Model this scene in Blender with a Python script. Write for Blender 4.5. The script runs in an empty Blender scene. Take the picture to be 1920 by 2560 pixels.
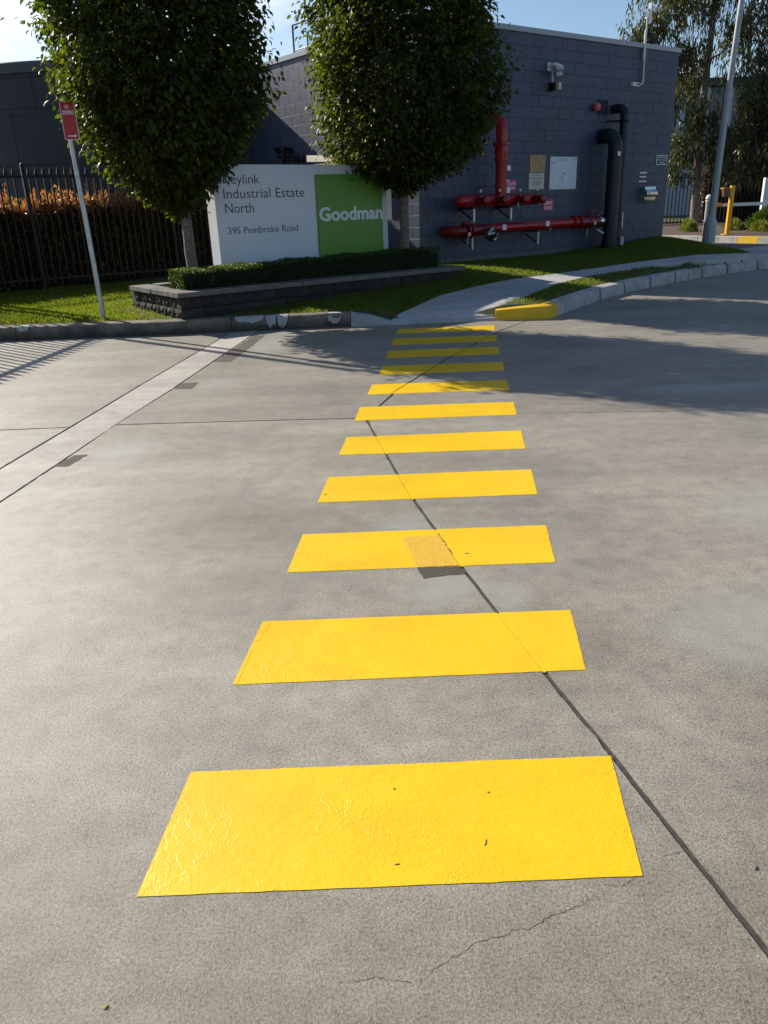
import bpy, math, random
import numpy as np
from mathutils import Vector, Matrix

# ------------------------------------------------------------------ camera, world, sun
sc = bpy.context.scene
COL = sc.collection
PITCH, ROLL, CAMH = 0.37829, -0.03682, 1.4
_f = Vector((0, math.cos(PITCH), -math.sin(PITCH))); _r = Vector((1, 0, 0)); _u = _r.cross(_f)
_r2 = math.cos(ROLL) * _r + math.sin(ROLL) * _u
_u2 = -math.sin(ROLL) * _r + math.cos(ROLL) * _u
cam_d = bpy.data.cameras.new('camera'); cam = bpy.data.objects.new('camera', cam_d); COL.objects.link(cam)
cam_d.sensor_fit = 'VERTICAL'; cam_d.sensor_height = 36.0; cam_d.lens = 27.0
cam_d.clip_start = 0.05; cam_d.clip_end = 2000
_m = Matrix((_r2, _u2, -_f)).transposed().to_4x4(); _m.translation = (0, 0, CAMH)
cam.matrix_world = _m
sc.camera = cam

SUN_EL = math.radians(31.0)
SH = Vector((-0.762, 0.647)).normalized()            # horizontal direction towards the sun
to_sun = Vector((SH.x * math.cos(SUN_EL), SH.y * math.cos(SUN_EL), math.sin(SUN_EL)))
w = bpy.data.worlds.new('World'); sc.world = w; w.use_nodes = True
nt = w.node_tree; nt.nodes.clear()
out = nt.nodes.new('ShaderNodeOutputWorld'); bg = nt.nodes.new('ShaderNodeBackground')
sky = nt.nodes.new('ShaderNodeTexSky'); sky.sky_type = 'NISHITA'; sky.sun_disc = False
sky.sun_elevation = SUN_EL; sky.sun_rotation = math.atan2(SH.x, SH.y) % (2 * math.pi)
sky.air_density = 1.0; sky.dust_density = 0.6; sky.ozone_density = 3.0
tc = nt.nodes.new('ShaderNodeTexCoord'); mp = nt.nodes.new('ShaderNodeMapping')
mp.inputs['Scale'].default_value = (1.0, 1.0, 3.0); mp.inputs['Location'].default_value = (0.35, 0.2, 0.1)
cn = nt.nodes.new('ShaderNodeTexNoise'); cn.inputs['Scale'].default_value = 2.2; cn.inputs['Detail'].default_value = 7
cn.inputs['Roughness'].default_value = 0.55
cr = nt.nodes.new('ShaderNodeMapRange'); cr.inputs[1].default_value = 0.42; cr.inputs[2].default_value = 0.72
cr.inputs[3].default_value = 0.0; cr.inputs[4].default_value = 0.75
mx = nt.nodes.new('ShaderNodeMix'); mx.data_type = 'RGBA'
mx.inputs['B'].default_value = (13.0, 13.3, 13.6, 1)
nt.links.new(tc.outputs['Generated'], mp.inputs['Vector']); nt.links.new(mp.outputs['Vector'], cn.inputs['Vector'])
dt = nt.nodes.new('ShaderNodeVectorMath'); dt.operation = 'DOT_PRODUCT'; dt.inputs[1].default_value = (SH.x, SH.y, 0.0)
nt.links.new(tc.outputs['Generated'], dt.inputs[0])
ma = nt.nodes.new('ShaderNodeMath'); ma.operation = 'MULTIPLY_ADD'; ma.inputs[1].default_value = 0.42; nt.links.new(dt.outputs['Value'], ma.inputs[0])
mb_ = nt.nodes.new('ShaderNodeMath'); mb_.operation = 'SUBTRACT'; mb_.inputs[1].default_value = 0.30; nt.links.new(cn.outputs['Fac'], mb_.inputs[0]); nt.links.new(mb_.outputs[0], ma.inputs[2])
nt.links.new(ma.outputs[0], cr.inputs[0]); nt.links.new(cr.outputs[0], mx.inputs['Factor'])
nt.links.new(sky.outputs[0], mx.inputs['A']); nt.links.new(mx.outputs['Result'], bg.inputs['Color'])
bg.inputs['Strength'].default_value = 0.08
nt.links.new(bg.outputs[0], out.inputs[0])

sd = bpy.data.lights.new('sun', 'SUN'); so = bpy.data.objects.new('sun', sd); COL.objects.link(so)
sd.energy = 4.9; sd.angle = math.radians(0.53); sd.color = (1.0, 0.93, 0.82)
so.rotation_euler = (-to_sun).to_track_quat('-Z', 'Y').to_euler(); so.location = (-20, 20, 20)

sc.view_settings.view_transform = 'Standard'; sc.view_settings.look = 'None'
sc.view_settings.gamma = 1.0; sc.view_settings.use_curve_mapping = False
sc.view_settings.exposure = 0.64
sc.render.engine = 'CYCLES'
sc.cycles.max_bounces = 8; sc.cycles.transparent_max_bounces = 8

rng = random.Random(7); nr = np.random.default_rng(7)

# ------------------------------------------------------------------ frame of the planter / facade
ANG = math.atan2(0.586, 0.81); DX, DY = math.cos(ANG), math.sin(ANG)
OX, OY = -2.427, 9.847
def W(u, v, z=0.0): return (OX + u * DX - v * DY, OY + u * DY + v * DX, z)
def to_uv(x, y):
    qx, qy = x - OX, y - OY
    return qx * DX + qy * DY, -qx * DY + qy * DX

# ------------------------------------------------------------------ materials
def new_mat(name):
    m = bpy.data.materials.new(name); m.use_nodes = True
    n = m.node_tree.nodes; n.clear()
    o = n.new('ShaderNodeOutputMaterial'); b = n.new('ShaderNodeBsdfPrincipled')
    m.node_tree.links.new(b.outputs[0], o.inputs[0])
    return m, m.node_tree, b, o
def coord(t, kind='Object', scale=(1, 1, 1)):
    tc = t.nodes.new('ShaderNodeTexCoord'); mp = t.nodes.new('ShaderNodeMapping')
    mp.inputs['Scale'].default_value = scale
    t.links.new(tc.outputs[kind], mp.inputs['Vector']); return mp.outputs['Vector']
def noise(t, vec, scale, detail=4, rough=0.55, out='Fac'):
    n = t.nodes.new('ShaderNodeTexNoise'); n.inputs['Scale'].default_value = scale
    n.inputs['Detail'].default_value = detail; n.inputs['Roughness'].default_value = rough
    t.links.new(vec, n.inputs['Vector']); return n.outputs[out]
def ramp(t, fac, stops):
    r = t.nodes.new('ShaderNodeValToRGB'); e = r.color_ramp.elements
    while len(e) < len(stops): e.new(0.5)
    for el, (p, c) in zip(e, stops):
        el.position = p; el.color = (*c, 1) if len(c) == 3 else c
    t.links.new(fac, r.inputs[0]); return r.outputs[0]
def mix(t, fac, a, b, mode='MIX'):
    m = t.nodes.new('ShaderNodeMix'); m.data_type = 'RGBA'; m.blend_type = mode
    for k, v in (('Factor', fac), ('A', a), ('B', b)):
        if isinstance(v, (int, float)): m.inputs[k].default_value = v
        elif isinstance(v, tuple): m.inputs[k].default_value = (*v, 1)
        else: t.links.new(v, m.inputs[k])
    return m.outputs['Result']
def math_n(t, op, a, b=0.0):
    m = t.nodes.new('ShaderNodeMath'); m.operation = op
    for i, v in enumerate((a, b)):
        if isinstance(v, (int, float)): m.inputs[i].default_value = v
        else: t.links.new(v, m.inputs[i])
    return m.outputs[0]
def bump(t, b, h, strength, dist):
    n = t.nodes.new('ShaderNodeBump'); n.inputs['Strength'].default_value = strength
    n.inputs['Distance'].default_value = dist
    t.links.new(h, n.inputs['Height']); t.links.new(n.outputs[0], b.inputs['Normal'])
def grey(v): return (v, v, v)

def simple(name, col, rough=0.5, metal=0.0, spec=0.5, var=0.15, nscale=8.0, bmp=0.0):
    m, t, b, o = new_mat(name)
    v = coord(t)
    f = noise(t, v, nscale, 5)
    lo = tuple(c * (1 - var) for c in col); hi = tuple(min(1, c * (1 + var)) for c in col)
    c = ramp(t, f, [(0.3, lo), (0.7, hi)])
    t.links.new(c, b.inputs['Base Color'])
    b.inputs['Roughness'].default_value = rough; b.inputs['Metallic'].default_value = metal
    b.inputs['Specular IOR Level'].default_value = spec
    if bmp: bump(t, b, noise(t, v, nscale * 12, 3), 0.5, bmp)
    return m

def concrete(name, base, fine=0.35, blotch=0.3, bmp=0.0012, warm=(1.0, 0.95, 0.87), pits=True, rough=0.75, smears=False, spec=0.4):
    m, t, b, o = new_mat(name)
    v = coord(t)
    big = noise(t, v, 0.9, 6, 0.6)
    band = noise(t, coord(t, 'Object', (0.5, 2.2, 1)), 1.4, 5, 0.6)
    med = noise(t, v, 9, 6, 0.65)
    fn = noise(t, v, 165, 4, 0.75)
    fn2 = noise(t, v, 420, 2, 0.6)
    col = tuple(base * c for c in warm)
    c1 = ramp(t, big, [(0.30, tuple(x * (1 - blotch) for x in col)), (0.5, col), (0.72, tuple(x * (1 + blotch * 0.7) for x in col))])
    c1 = mix(t, 1.0, c1, ramp(t, band, [(0.3, grey(0.82)), (0.7, grey(1.12))]), 'MULTIPLY')
    c1 = mix(t, 0.7, c1, ramp(t, med, [(0.3, grey(0.74)), (0.7, grey(1.15))]), 'MULTIPLY')
    c1 = mix(t, 1.0, c1, ramp(t, fn, [(0.25, grey(1 - 1.5 * fine)), (0.5, grey(1.0)), (0.75, grey(1 + fine))]), 'MULTIPLY')
    c1 = mix(t, 0.6, c1, ramp(t, fn2, [(0.3, grey(0.55)), (0.7, grey(1.35))]), 'MULTIPLY')
    if smears:
        oi = t.nodes.new('ShaderNodeObjectInfo'); c1 = mix(t, 1.0, c1, ramp(t, oi.outputs['Random'], [(0.0, grey(0.92)), (1.0, grey(1.06))]), 'MULTIPLY')
    if pits:
        c1 = mix(t, 1.0, c1, ramp(t, noise(t, v, 95, 6, 0.82), [(0.34, grey(0.42)), (0.47, grey(1.0)), (0.66, grey(1.14))]), 'MULTIPLY')
    hgt = math_n(t, 'ADD', fn, math_n(t, 'MULTIPLY', fn2, 0.5))
    if pits:
        vo = t.nodes.new('ShaderNodeTexVoronoi'); vo.inputs['Scale'].default_value = 42; vo.feature = 'F1'
        t.links.new(v, vo.inputs['Vector'])
        pit = ramp(t, vo.outputs['Distance'], [(0.045, grey(0.35)), (0.085, grey(1.0))])
        msk = ramp(t, noise(t, v, 23, 2), [(0.56, grey(0)), (0.62, grey(1))])
        c1 = mix(t, msk, c1, mix(t, 1.0, c1, pit, 'MULTIPLY'))
        vc = t.nodes.new('ShaderNodeTexVoronoi'); vc.inputs['Scale'].default_value = 105; vc.feature = 'DISTANCE_TO_EDGE'
        wv = t.nodes.new('ShaderNodeVectorMath'); wv.operation = 'ADD'
        nz = noise(t, v, 60, 3, 0.6, 'Color')
        sc_ = t.nodes.new('ShaderNodeVectorMath'); sc_.operation = 'SCALE'; sc_.inputs['Scale'].default_value = 0.02
        t.links.new(nz, sc_.inputs[0]); t.links.new(v, wv.inputs[0]); t.links.new(sc_.outputs[0], wv.inputs[1])
        t.links.new(wv.outputs[0], vc.inputs['Vector'])
        crz = ramp(t, vc.outputs['Distance'], [(0.02, grey(0.45)), (0.10, grey(1.0))])
        mk2 = ramp(t, noise(t, v, 14, 3), [(0.50, grey(0.0)), (0.66, grey(0.6))])
        c1 = mix(t, mk2, c1, mix(t, 1.0, c1, crz, 'MULTIPLY'))
        vs = t.nodes.new('ShaderNodeTexVoronoi'); vs.inputs['Scale'].default_value = 30; t.links.new(v, vs.inputs['Vector'])
        sp = ramp(t, vs.outputs['Distance'], [(0.04, grey(1)), (0.09, grey(0))])
        mk3 = ramp(t, noise(t, v, 9, 2), [(0.6, grey(0)), (0.66, grey(0.7))])
        c1 = mix(t, math_n(t, 'MULTIPLY', sp, mk3), c1, (base * 1.9, base * 1.85, base * 1.75))
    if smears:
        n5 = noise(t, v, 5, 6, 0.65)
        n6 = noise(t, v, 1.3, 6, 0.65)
        for (cx, cy, rx, ry, rot, k) in GLARE_FALLOFF:     # dark blotches; near ones put the sun glare's falloff into the slab colour
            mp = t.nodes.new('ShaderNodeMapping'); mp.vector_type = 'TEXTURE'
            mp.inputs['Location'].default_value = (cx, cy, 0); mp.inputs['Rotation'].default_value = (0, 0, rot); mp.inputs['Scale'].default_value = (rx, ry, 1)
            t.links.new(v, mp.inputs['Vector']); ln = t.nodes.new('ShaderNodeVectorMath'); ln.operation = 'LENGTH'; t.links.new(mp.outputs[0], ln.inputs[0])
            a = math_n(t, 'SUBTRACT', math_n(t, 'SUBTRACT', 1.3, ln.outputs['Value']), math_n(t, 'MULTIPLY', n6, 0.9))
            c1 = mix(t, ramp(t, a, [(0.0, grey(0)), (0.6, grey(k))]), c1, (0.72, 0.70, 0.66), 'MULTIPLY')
        for (cx, cy, rx, ry, rot) in SMEARS:
            mp = t.nodes.new('ShaderNodeMapping'); mp.vector_type = 'TEXTURE'
            mp.inputs['Location'].default_value = (cx, cy, 0); mp.inputs['Rotation'].default_value = (0, 0, rot); mp.inputs['Scale'].default_value = (rx, ry, 1)
            t.links.new(v, mp.inputs['Vector']); ln = t.nodes.new('ShaderNodeVectorMath'); ln.operation = 'LENGTH'; t.links.new(mp.outputs[0], ln.inputs[0])
            a = math_n(t, 'SUBTRACT', math_n(t, 'SUBTRACT', 1.15, ln.outputs['Value']), math_n(t, 'MULTIPLY', n5, 0.75))
            c1 = mix(t, ramp(t, a, [(0.0, grey(0)), (0.55, grey(0.42))]), c1, mix(t, 1.0, ramp(t, fn, [(0.25, grey(0.82)), (0.75, grey(1.15))]), (0.36, 0.358, 0.335), 'MULTIPLY'))
    t.links.new(c1, b.inputs['Base Color'])
    b.inputs['Roughness'].default_value = rough
    b.inputs['Specular IOR Level'].default_value = spec
    bump(t, b, hgt, 0.6, bmp)
    return m

M = {}
GLARE_FALLOFF = [(0.1, 0.75, 2.0, 1.1, 0, 1.0), (-0.9, 1.3, .9, .6, .4, .7), (0.25, 2.3, 1.0, .5, 0, .8), (-0.75, 3.2, .8, .9, .2, .6), (0.1, 3.5, 1.0, .4, 0, .6), (-1.2, 2.1, .8, .5, 0, .5), (1.25, 1.7, .5, .7, 0, .6), (-2.6, 7.5, .7, .4, 0, .5), (0.3, 4.3, 1.0, .35, 0, .5)]
SMEARS = [(-1.66, 4.72, .34, .42, 0), (-1.42, 6.75, .36, .32, 0), (-1.22, 8.7, .36, 1.1, -.1), (0.22, 2.68, .30, .24, .3), (0.46, 2.62, .14, .2, 0), (0.12, 3.36, .26, .2, 0), (1.35, 2.3, .6, .5, 0), (1.95, 3.4, .7, .45, .3), (2.7, 5.9, 1.3, .3, .1), (1.25, 1.3, .35, .3, 0)]
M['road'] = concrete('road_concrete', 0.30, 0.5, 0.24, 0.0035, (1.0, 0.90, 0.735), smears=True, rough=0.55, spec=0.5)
M['strip'] = concrete('pale_concrete', 0.40, 0.26, 0.24, 0.0016, (1, 0.925, 0.81), pits=False)
M['path'] = concrete('path_concrete', 0.47, 0.14, 0.12, 0.001, (1.0, 0.98, 0.95), pits=False)
M['drive'] = concrete('asphalt', 0.10, 0.3, 0.2, 0.002, (1, 1, 1), pits=False)
M['apron'] = concrete('apron_concrete', 0.40, 0.15, 0.1, 0.001, pits=False)
M['patch'] = simple('coarse_mortar', (0.062, 0.056, 0.038), 0.9, var=0.5, nscale=180, bmp=0.003)
M['halo'] = concrete('pale_cement_smear', 0.33, 0.16, 0.15, 0.001, (1, 0.97, 0.93), pits=False)
M['cement'] = concrete('white_cement', 0.44, 0.12, 0.12, 0.0012, (1, 0.98, 0.95), pits=False)
M['joint'] = simple('dark_sealant', (0.045, 0.042, 0.038), 0.85, var=0.4, nscale=60, bmp=0.001)
M['ground'] = simple('dark_earth', (0.03, 0.026, 0.022), 0.95, var=0.4, nscale=30)
M['crack'] = simple('crack_shadow_dirt', (0.09, 0.08, 0.066), 0.95, var=0.3, nscale=90)

def kerb_mat():
    m, t, b, o = new_mat('weathered_kerb')
    v = coord(t)
    sx = t.nodes.new('ShaderNodeSeparateXYZ'); t.links.new(v, sx.inputs[0])
    n1 = noise(t, v, 5, 6, 0.65); n2 = noise(t, v, 45, 5, 0.7)
    h = math_n(t, 'ADD', sx.outputs['Z'], math_n(t, 'MULTIPLY', math_n(t, 'SUBTRACT', n1, 0.5), 0.16))
    dirt = ramp(t, h, [(0.03, grey(1)), (0.16, grey(0))])
    base = ramp(t, n1, [(0.3, (0.13, 0.105, 0.075)), (0.7, (0.24, 0.205, 0.155))])
    c = mix(t, math_n(t, 'MULTIPLY', dirt, 0.8), base, (0.022, 0.018, 0.014))
    c = mix(t, 1.0, c, ramp(t, n2, [(0.25, grey(0.6)), (0.75, grey(1.3))]), 'MULTIPLY')
    t.links.new(c, b.inputs['Base Color']); b.inputs['Roughness'].default_value = 0.85
    bump(t, b, n2, 0.6, 0.004)
    return m
M['kerb'] = kerb_mat()
def kerb2_mat():
    m, t, b, o = new_mat('pale_kerb')
    v = coord(t); n1 = noise(t, v, 4, 6, 0.65); n2 = noise(t, v, 60, 4, 0.7)
    c = ramp(t, n1, [(0.3, (0.30, 0.29, 0.27)), (0.55, (0.46, 0.44, 0.41)), (0.7, (0.5, 0.48, 0.45))])
    st = ramp(t, noise(t, coord(t, 'Object', (3, 3, 0.6)), 3.0, 4), [(0.55, grey(1)), (0.7, grey(0.55))])
    c = mix(t, 1.0, c, st, 'MULTIPLY')
    c = mix(t, 1.0, c, ramp(t, n2, [(0.25, grey(0.75)), (0.75, grey(1.2))]), 'MULTIPLY')
    t.links.new(c, b.inputs['Base Color']); b.inputs['Roughness'].default_value = 0.85
    bump(t, b, n2, 0.5, 0.003); return m
M['kerb_pale'] = kerb2_mat()

def yellow_mat(name, col, wr=0.0045, ro=0.42):
    m, t, b, o = new_mat(name)
    v = coord(t, 'Object'); 
    n0 = noise(t, v, 3, 5, 0.6); n1 = noise(t, v, 26, 6, 0.62); n2 = noise(t, v, 160, 3, 0.6)
    vo = t.nodes.new('ShaderNodeTexVoronoi'); vo.feature = 'DISTANCE_TO_EDGE'; vo.inputs['Scale'].default_value = 24
    wv = t.nodes.new('ShaderNodeVectorMath'); wv.operation = 'ADD'
    s_ = t.nodes.new('ShaderNodeVectorMath'); s_.operation = 'SCALE'; s_.inputs['Scale'].default_value = 0.07
    t.links.new(noise(t, v, 22, 4, 0.6, 'Color'), s_.inputs[0]); t.links.new(v, wv.inputs[0]); t.links.new(s_.outputs[0], wv.inputs[1])
    t.links.new(wv.outputs[0], vo.inputs['Vector'])
    ridge = ramp(t, vo.outputs['Distance'], [(0.0, grey(1)), (0.055, grey(0))])
    msk = ramp(t, noise(t, v, 4.5, 4), [(0.46, grey(0.0)), (0.62, grey(1))])
    ridge = math_n(t, 'MULTIPLY', ridge, msk)
    c = ramp(t, n0, [(0.3, tuple(x * 0.88 for x in col)), (0.7, col)])
    c = mix(t, 0.5, c, ramp(t, n2, [(0.3, grey(0.82)), (0.7, grey(1.1))]), 'MULTIPLY')
    dirt = ramp(t, noise(t, v, 1.6, 6, 0.7), [(0.5, grey(1)), (0.72, (0.86, 0.82, 0.8))])
    c = mix(t, 1.0, c, dirt, 'MULTIPLY')
    t.links.new(c, b.inputs['Base Color'])
    b.inputs['Roughness'].default_value = ro; b.inputs['Specular IOR Level'].default_value = 0.45
    h = math_n(t, 'ADD', math_n(t, 'MULTIPLY', ridge, 0.16), math_n(t, 'ADD', math_n(t, 'MULTIPLY', n1, 0.55), math_n(t, 'MULTIPLY', n2, 0.16)))
    bump(t, b, h, 0.75, wr)
    return m
M['yellow'] = yellow_mat('yellow_road_paint', (0.86, 0.53, 0.004))
M['yellow_rough'] = simple('yellow_paint_on_mortar', (0.70, 0.40, 0.008), 0.7, var=0.4, nscale=220, bmp=0.006)
M['yellow_kerb'] = yellow_mat('yellow_kerb_paint', (0.74, 0.45, 0.006), 0.005, 0.65)
M['yellow_steel'] = simple('yellow_steel', (0.72, 0.36, 0.01), 0.45, var=0.12, nscale=14)
M['orange'] = simple('orange_plastic', (0.7, 0.25, 0.02), 0.45)

def wall_mat():
    m, t, b, o = new_mat('blue_grey_masonry_paint')
    v = coord(t, 'Object'); oi = t.nodes.new('ShaderNodeObjectInfo')
    g = t.nodes.new('ShaderNodeNewGeometry')
    n1 = noise(t, g.outputs['Position'], 0.8, 5, 0.6); n2 = noise(t, g.outputs['Position'], 70, 4, 0.6)
    c = ramp(t, n1, [(0.3, (0.032, 0.043, 0.080)), (0.7, (0.042, 0.055, 0.096))])
    rn = ramp(t, oi.outputs['Random'], [(0.0, grey(0.9)), (1.0, grey(1.08))])
    c = mix(t, 1.0, c, rn, 'MULTIPLY')
    mpz = t.nodes.new('ShaderNodeMapping'); mpz.inputs['Scale'].default_value = (5, 5, 0.35); t.links.new(g.outputs['Position'], mpz.inputs['Vector'])
    c = mix(t, 1.0, c, ramp(t, noise(t, mpz.outputs[0], 1.0, 5, 0.6), [(0.35, grey(0.86)), (0.6, grey(1.08))]), 'MULTIPLY')
    sz = t.nodes.new('ShaderNodeSeparateXYZ'); t.links.new(g.outputs['Position'], sz.inputs[0])
    tide = ramp(t, math_n(t, 'ADD', sz.outputs['Z'], math_n(t, 'MULTIPLY', noise(t, g.outputs['Position'], 6, 5), 0.22)), [(0.47, grey(0.55)), (0.56, grey(0))])
    c = mix(t, tide, c, (0.17, 0.165, 0.15))
    t.links.new(c, b.inputs['Base Color']); b.inputs['Roughness'].default_value = 0.52
    b.inputs['Specular IOR Level'].default_value = 0.62
    bump(t, b, n2, 0.4, 0.0015); return m
M['wall'] = wall_mat()
M['trim'] = simple('grey_metal_capping', (0.36, 0.38, 0.40), 0.45, 0.0, var=0.06)
M['tank'] = simple('dark_grey_tank_paint', (0.05, 0.05, 0.054), 0.55, 0.0, 0.3, var=0.1, nscale=2)
M['tankrim'] = simple('grey_tank_rim', (0.085, 0.09, 0.095), 0.55, 0.0, 0.3, var=0.1)
M['red'] = simple('red_pipe_paint', (0.34, 0.006, 0.012), 0.28, var=0.15, nscale=5)
M['red_dark'] = simple('dark_red_pipe_paint', (0.17, 0.006, 0.009), 0.35, var=0.2, nscale=12)
M['black_pipe'] = simple('black_pipe_paint', (0.010, 0.016, 0.021), 0.4, 0.0, 0.35, var=0.2)
M['black'] = simple('black_steel', (0.010, 0.0095, 0.0095), 0.5, 0.0, 0.25, var=0.2)
M['steel'] = simple('stainless_steel', (0.62, 0.61, 0.57), 0.22, 1.0, var=0.1)
M['galv'] = simple('galvanised_steel', (0.45, 0.48, 0.50), 0.42, 0.75, var=0.22, nscale=18)
M['lamp_grey'] = simple('grey_pole_paint', (0.34, 0.36, 0.37), 0.5, 0.15, var=0.12, nscale=10)
M['white'] = simple('white_paint', (0.74, 0.75, 0.77), 0.4, var=0.04, nscale=3)
M['white_pl'] = simple('white_plastic', (0.68, 0.69, 0.70), 0.45, var=0.06)
M['signwhite'] = simple('sign_white', (0.66, 0.68, 0.72), 0.45, var=0.04, nscale=2)
M['green'] = simple('sign_green', (0.105, 0.27, 0.025), 0.42, var=0.06, nscale=2)
M['letter_dark'] = simple('dark_grey_vinyl', (0.035, 0.036, 0.045), 0.5, var=0.05)
M['letter_white'] = simple('white_vinyl', (0.72, 0.74, 0.74), 0.45, var=0.03)
M['sign_red'] = simple('sign_red', (0.40, 0.012, 0.02), 0.35, var=0.06)
M['placard_red'] = simple('placard_red', (0.62, 0.055, 0.10), 0.5, var=0.1)
M['brass'] = simple('dull_brass_plate', (0.42, 0.27, 0.12), 0.5, 0.3, var=0.25, nscale=9)
M['cream'] = simple('cream_paint', (0.62, 0.56, 0.46), 0.5, var=0.06)
M['board'] = simple('pale_blue_board', (0.60, 0.66, 0.72), 0.3, var=0.05, nscale=4)
M['ink'] = simple('grey_ink', (0.18, 0.2, 0.23), 0.6)
M['bark'] = simple('grey_bark', (0.17, 0.145, 0.115), 0.9, var=0.45, nscale=26, bmp=0.012)
M['bark_pale'] = simple('pale_gum_bark', (0.20, 0.165, 0.125), 0.9, var=0.5, nscale=9, bmp=0.01)
M['mulch'] = simple('bark_mulch', (0.09, 0.055, 0.04), 0.95, var=0.7, nscale=40, bmp=0.02)
M['soil'] = simple('lawn_soil', (0.045, 0.06, 0.018), 0.95, var=0.4, nscale=12, bmp=0.01)
M['window'] = simple('dark_window_glass', (0.02, 0.032, 0.05), 0.12, var=0.1)
M['office'] = simple('pale_blue_cladding', (0.36, 0.42, 0.48), 0.55, var=0.06)
M['fascia'] = simple('dark_fascia', (0.03, 0.034, 0.04), 0.6)
M['pic'] = simple('wheat_tag', (0.65, 0.52, 0.3), 0.5)
M['brown_plate'] = simple('brown_panel', (0.16, 0.08, 0.03), 0.3)

def stone_mat():
    m, t, b, o = new_mat('charcoal_split_face_block')
    g = t.nodes.new('ShaderNodeNewGeometry'); oi = t.nodes.new('ShaderNodeObjectInfo')
    n1 = noise(t, g.outputs['Position'], 12, 6, 0.7); n2 = noise(t, g.outputs['Position'], 70, 4, 0.7)
    c = ramp(t, n1, [(0.3, (0.02, 0.016, 0.013)), (0.7, (0.052, 0.043, 0.035))])
    c = mix(t, 1.0, c, ramp(t, oi.outputs['Random'], [(0, grey(0.7)), (1, grey(1.35))]), 'MULTIPLY')
    t.links.new(c, b.inputs['Base Color']); b.inputs['Roughness'].default_value = 0.9
    bump(t, b, math_n(t, 'ADD', n1, n2), 0.8, 0.02); return m
M['stone'] = stone_mat()
M['cap'] = concrete('capstone', 0.155, 0.2, 0.2, 0.004, (1, 0.93, 0.85), pits=False)

def leaf_mat(name, lo, hi, trans=0.35, rough=0.38, tcol=None, spec=0.45):
    m, t, b, o = new_mat(name)
    g = t.nodes.new('ShaderNodeNewGeometry')
    c = ramp(t, g.outputs['Random Per Island'], [(0.0, lo), (0.6, hi), (1.0, tuple(x * 1.25 for x in hi))])
    t.links.new(c, b.inputs['Base Color']); b.inputs['Roughness'].default_value = rough
    b.inputs['Specular IOR Level'].default_value = spec
    tr = t.nodes.new('ShaderNodeBsdfTranslucent'); ms = t.nodes.new('ShaderNodeMixShader')
    tc_ = mix(t, 1.0, c, tcol or (2.2, 2.4, 0.9), 'MULTIPLY')
    t.links.new(tc_, tr.inputs['Color']); ms.inputs[0].default_value = trans
    t.links.new(b.outputs[0], ms.inputs[1]); t.links.new(tr.outputs[0], ms.inputs[2]); t.links.new(ms.outputs[0], o.inputs[0])
    return m
M['pear_leaf'] = leaf_mat('pear_leaf', (0.017, 0.023, 0.006), (0.040, 0.050, 0.011), 0.40, 0.48, (4.0, 4.3, 0.9), 0.28)
M['gum_leaf'] = leaf_mat('gum_leaf', (0.022, 0.028, 0.012), (0.06, 0.064, 0.026), 0.32, 0.3, (3.0, 2.9, 1.2))
M['box_leaf'] = leaf_mat('box_leaf', (0.016, 0.030, 0.007), (0.040, 0.066, 0.013), 0.38, 0.4, (3.2, 3.2, 0.8))
M['photinia_leaf'] = leaf_mat('photinia_leaf', (0.05, 0.038, 0.016), (0.14, 0.09, 0.03), 0.25, 0.24, (3.0, 1.8, 0.8), 0.5)
M['photinia_red'] = leaf_mat('photinia_red_leaf', (0.27, 0.055, 0.03), (0.28, 0.17, 0.05), 0.5, 0.35, (1.7, 1.5, 1.1))
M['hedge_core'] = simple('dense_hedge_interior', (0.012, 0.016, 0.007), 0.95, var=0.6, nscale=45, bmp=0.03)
M['shrub_leaf'] = leaf_mat('shrub_leaf', (0.07, 0.09, 0.012), (0.18, 0.19, 0.03), 0.35, 0.5)
M['grass'] = leaf_mat('grass_blade', (0.045, 0.075, 0.011), (0.095, 0.13, 0.02), 0.5, 0.5, (3.0, 2.7, 0.7), 0.25)
M['dry_grass'] = leaf_mat('dry_grass_blade', (0.16, 0.13, 0.05), (0.3, 0.24, 0.11), 0.35, 0.6, (1.3, 1.3, 1.0), 0.2)

# ------------------------------------------------------------------ object helpers
ORG = {}
def origin(o): return ORG.get(o.name, (0.0, 0.0, 0.0)) if o else (0.0, 0.0, 0.0)
def tag(o, label=None, cat=None, group=None, kind=None):
    if label: o['label'] = label
    if cat: o['category'] = cat
    if group: o['group'] = group
    if kind: o['kind'] = kind
    return o
def thing(name, loc, label, cat, group=None):
    o = bpy.data.objects.new(name, None); COL.objects.link(o); o.location = loc
    o.empty_display_size = 0.2; ORG[o.name] = tuple(loc)
    return tag(o, label, cat, group)
def link_mesh(name, me, mat, parent=None, loc=(0, 0, 0), rot=0.0):
    o = bpy.data.objects.new(name, me); COL.objects.link(o)
    if mat and not me.materials: me.materials.append(mat)
    po = origin(parent)
    if parent: o.parent = parent
    o.location = (loc[0] - po[0], loc[1] - po[1], loc[2] - po[2]); o.rotation_euler = (0, 0, rot)
    ORG[o.name] = tuple(loc); return o
def part(name, mb, mat, parent=None, smooth=False, loc=None):
    lo = loc if loc is not None else origin(parent)
    me = mb.mesh(name, lo, smooth); return link_mesh(name, me, mat, parent, lo)

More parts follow.
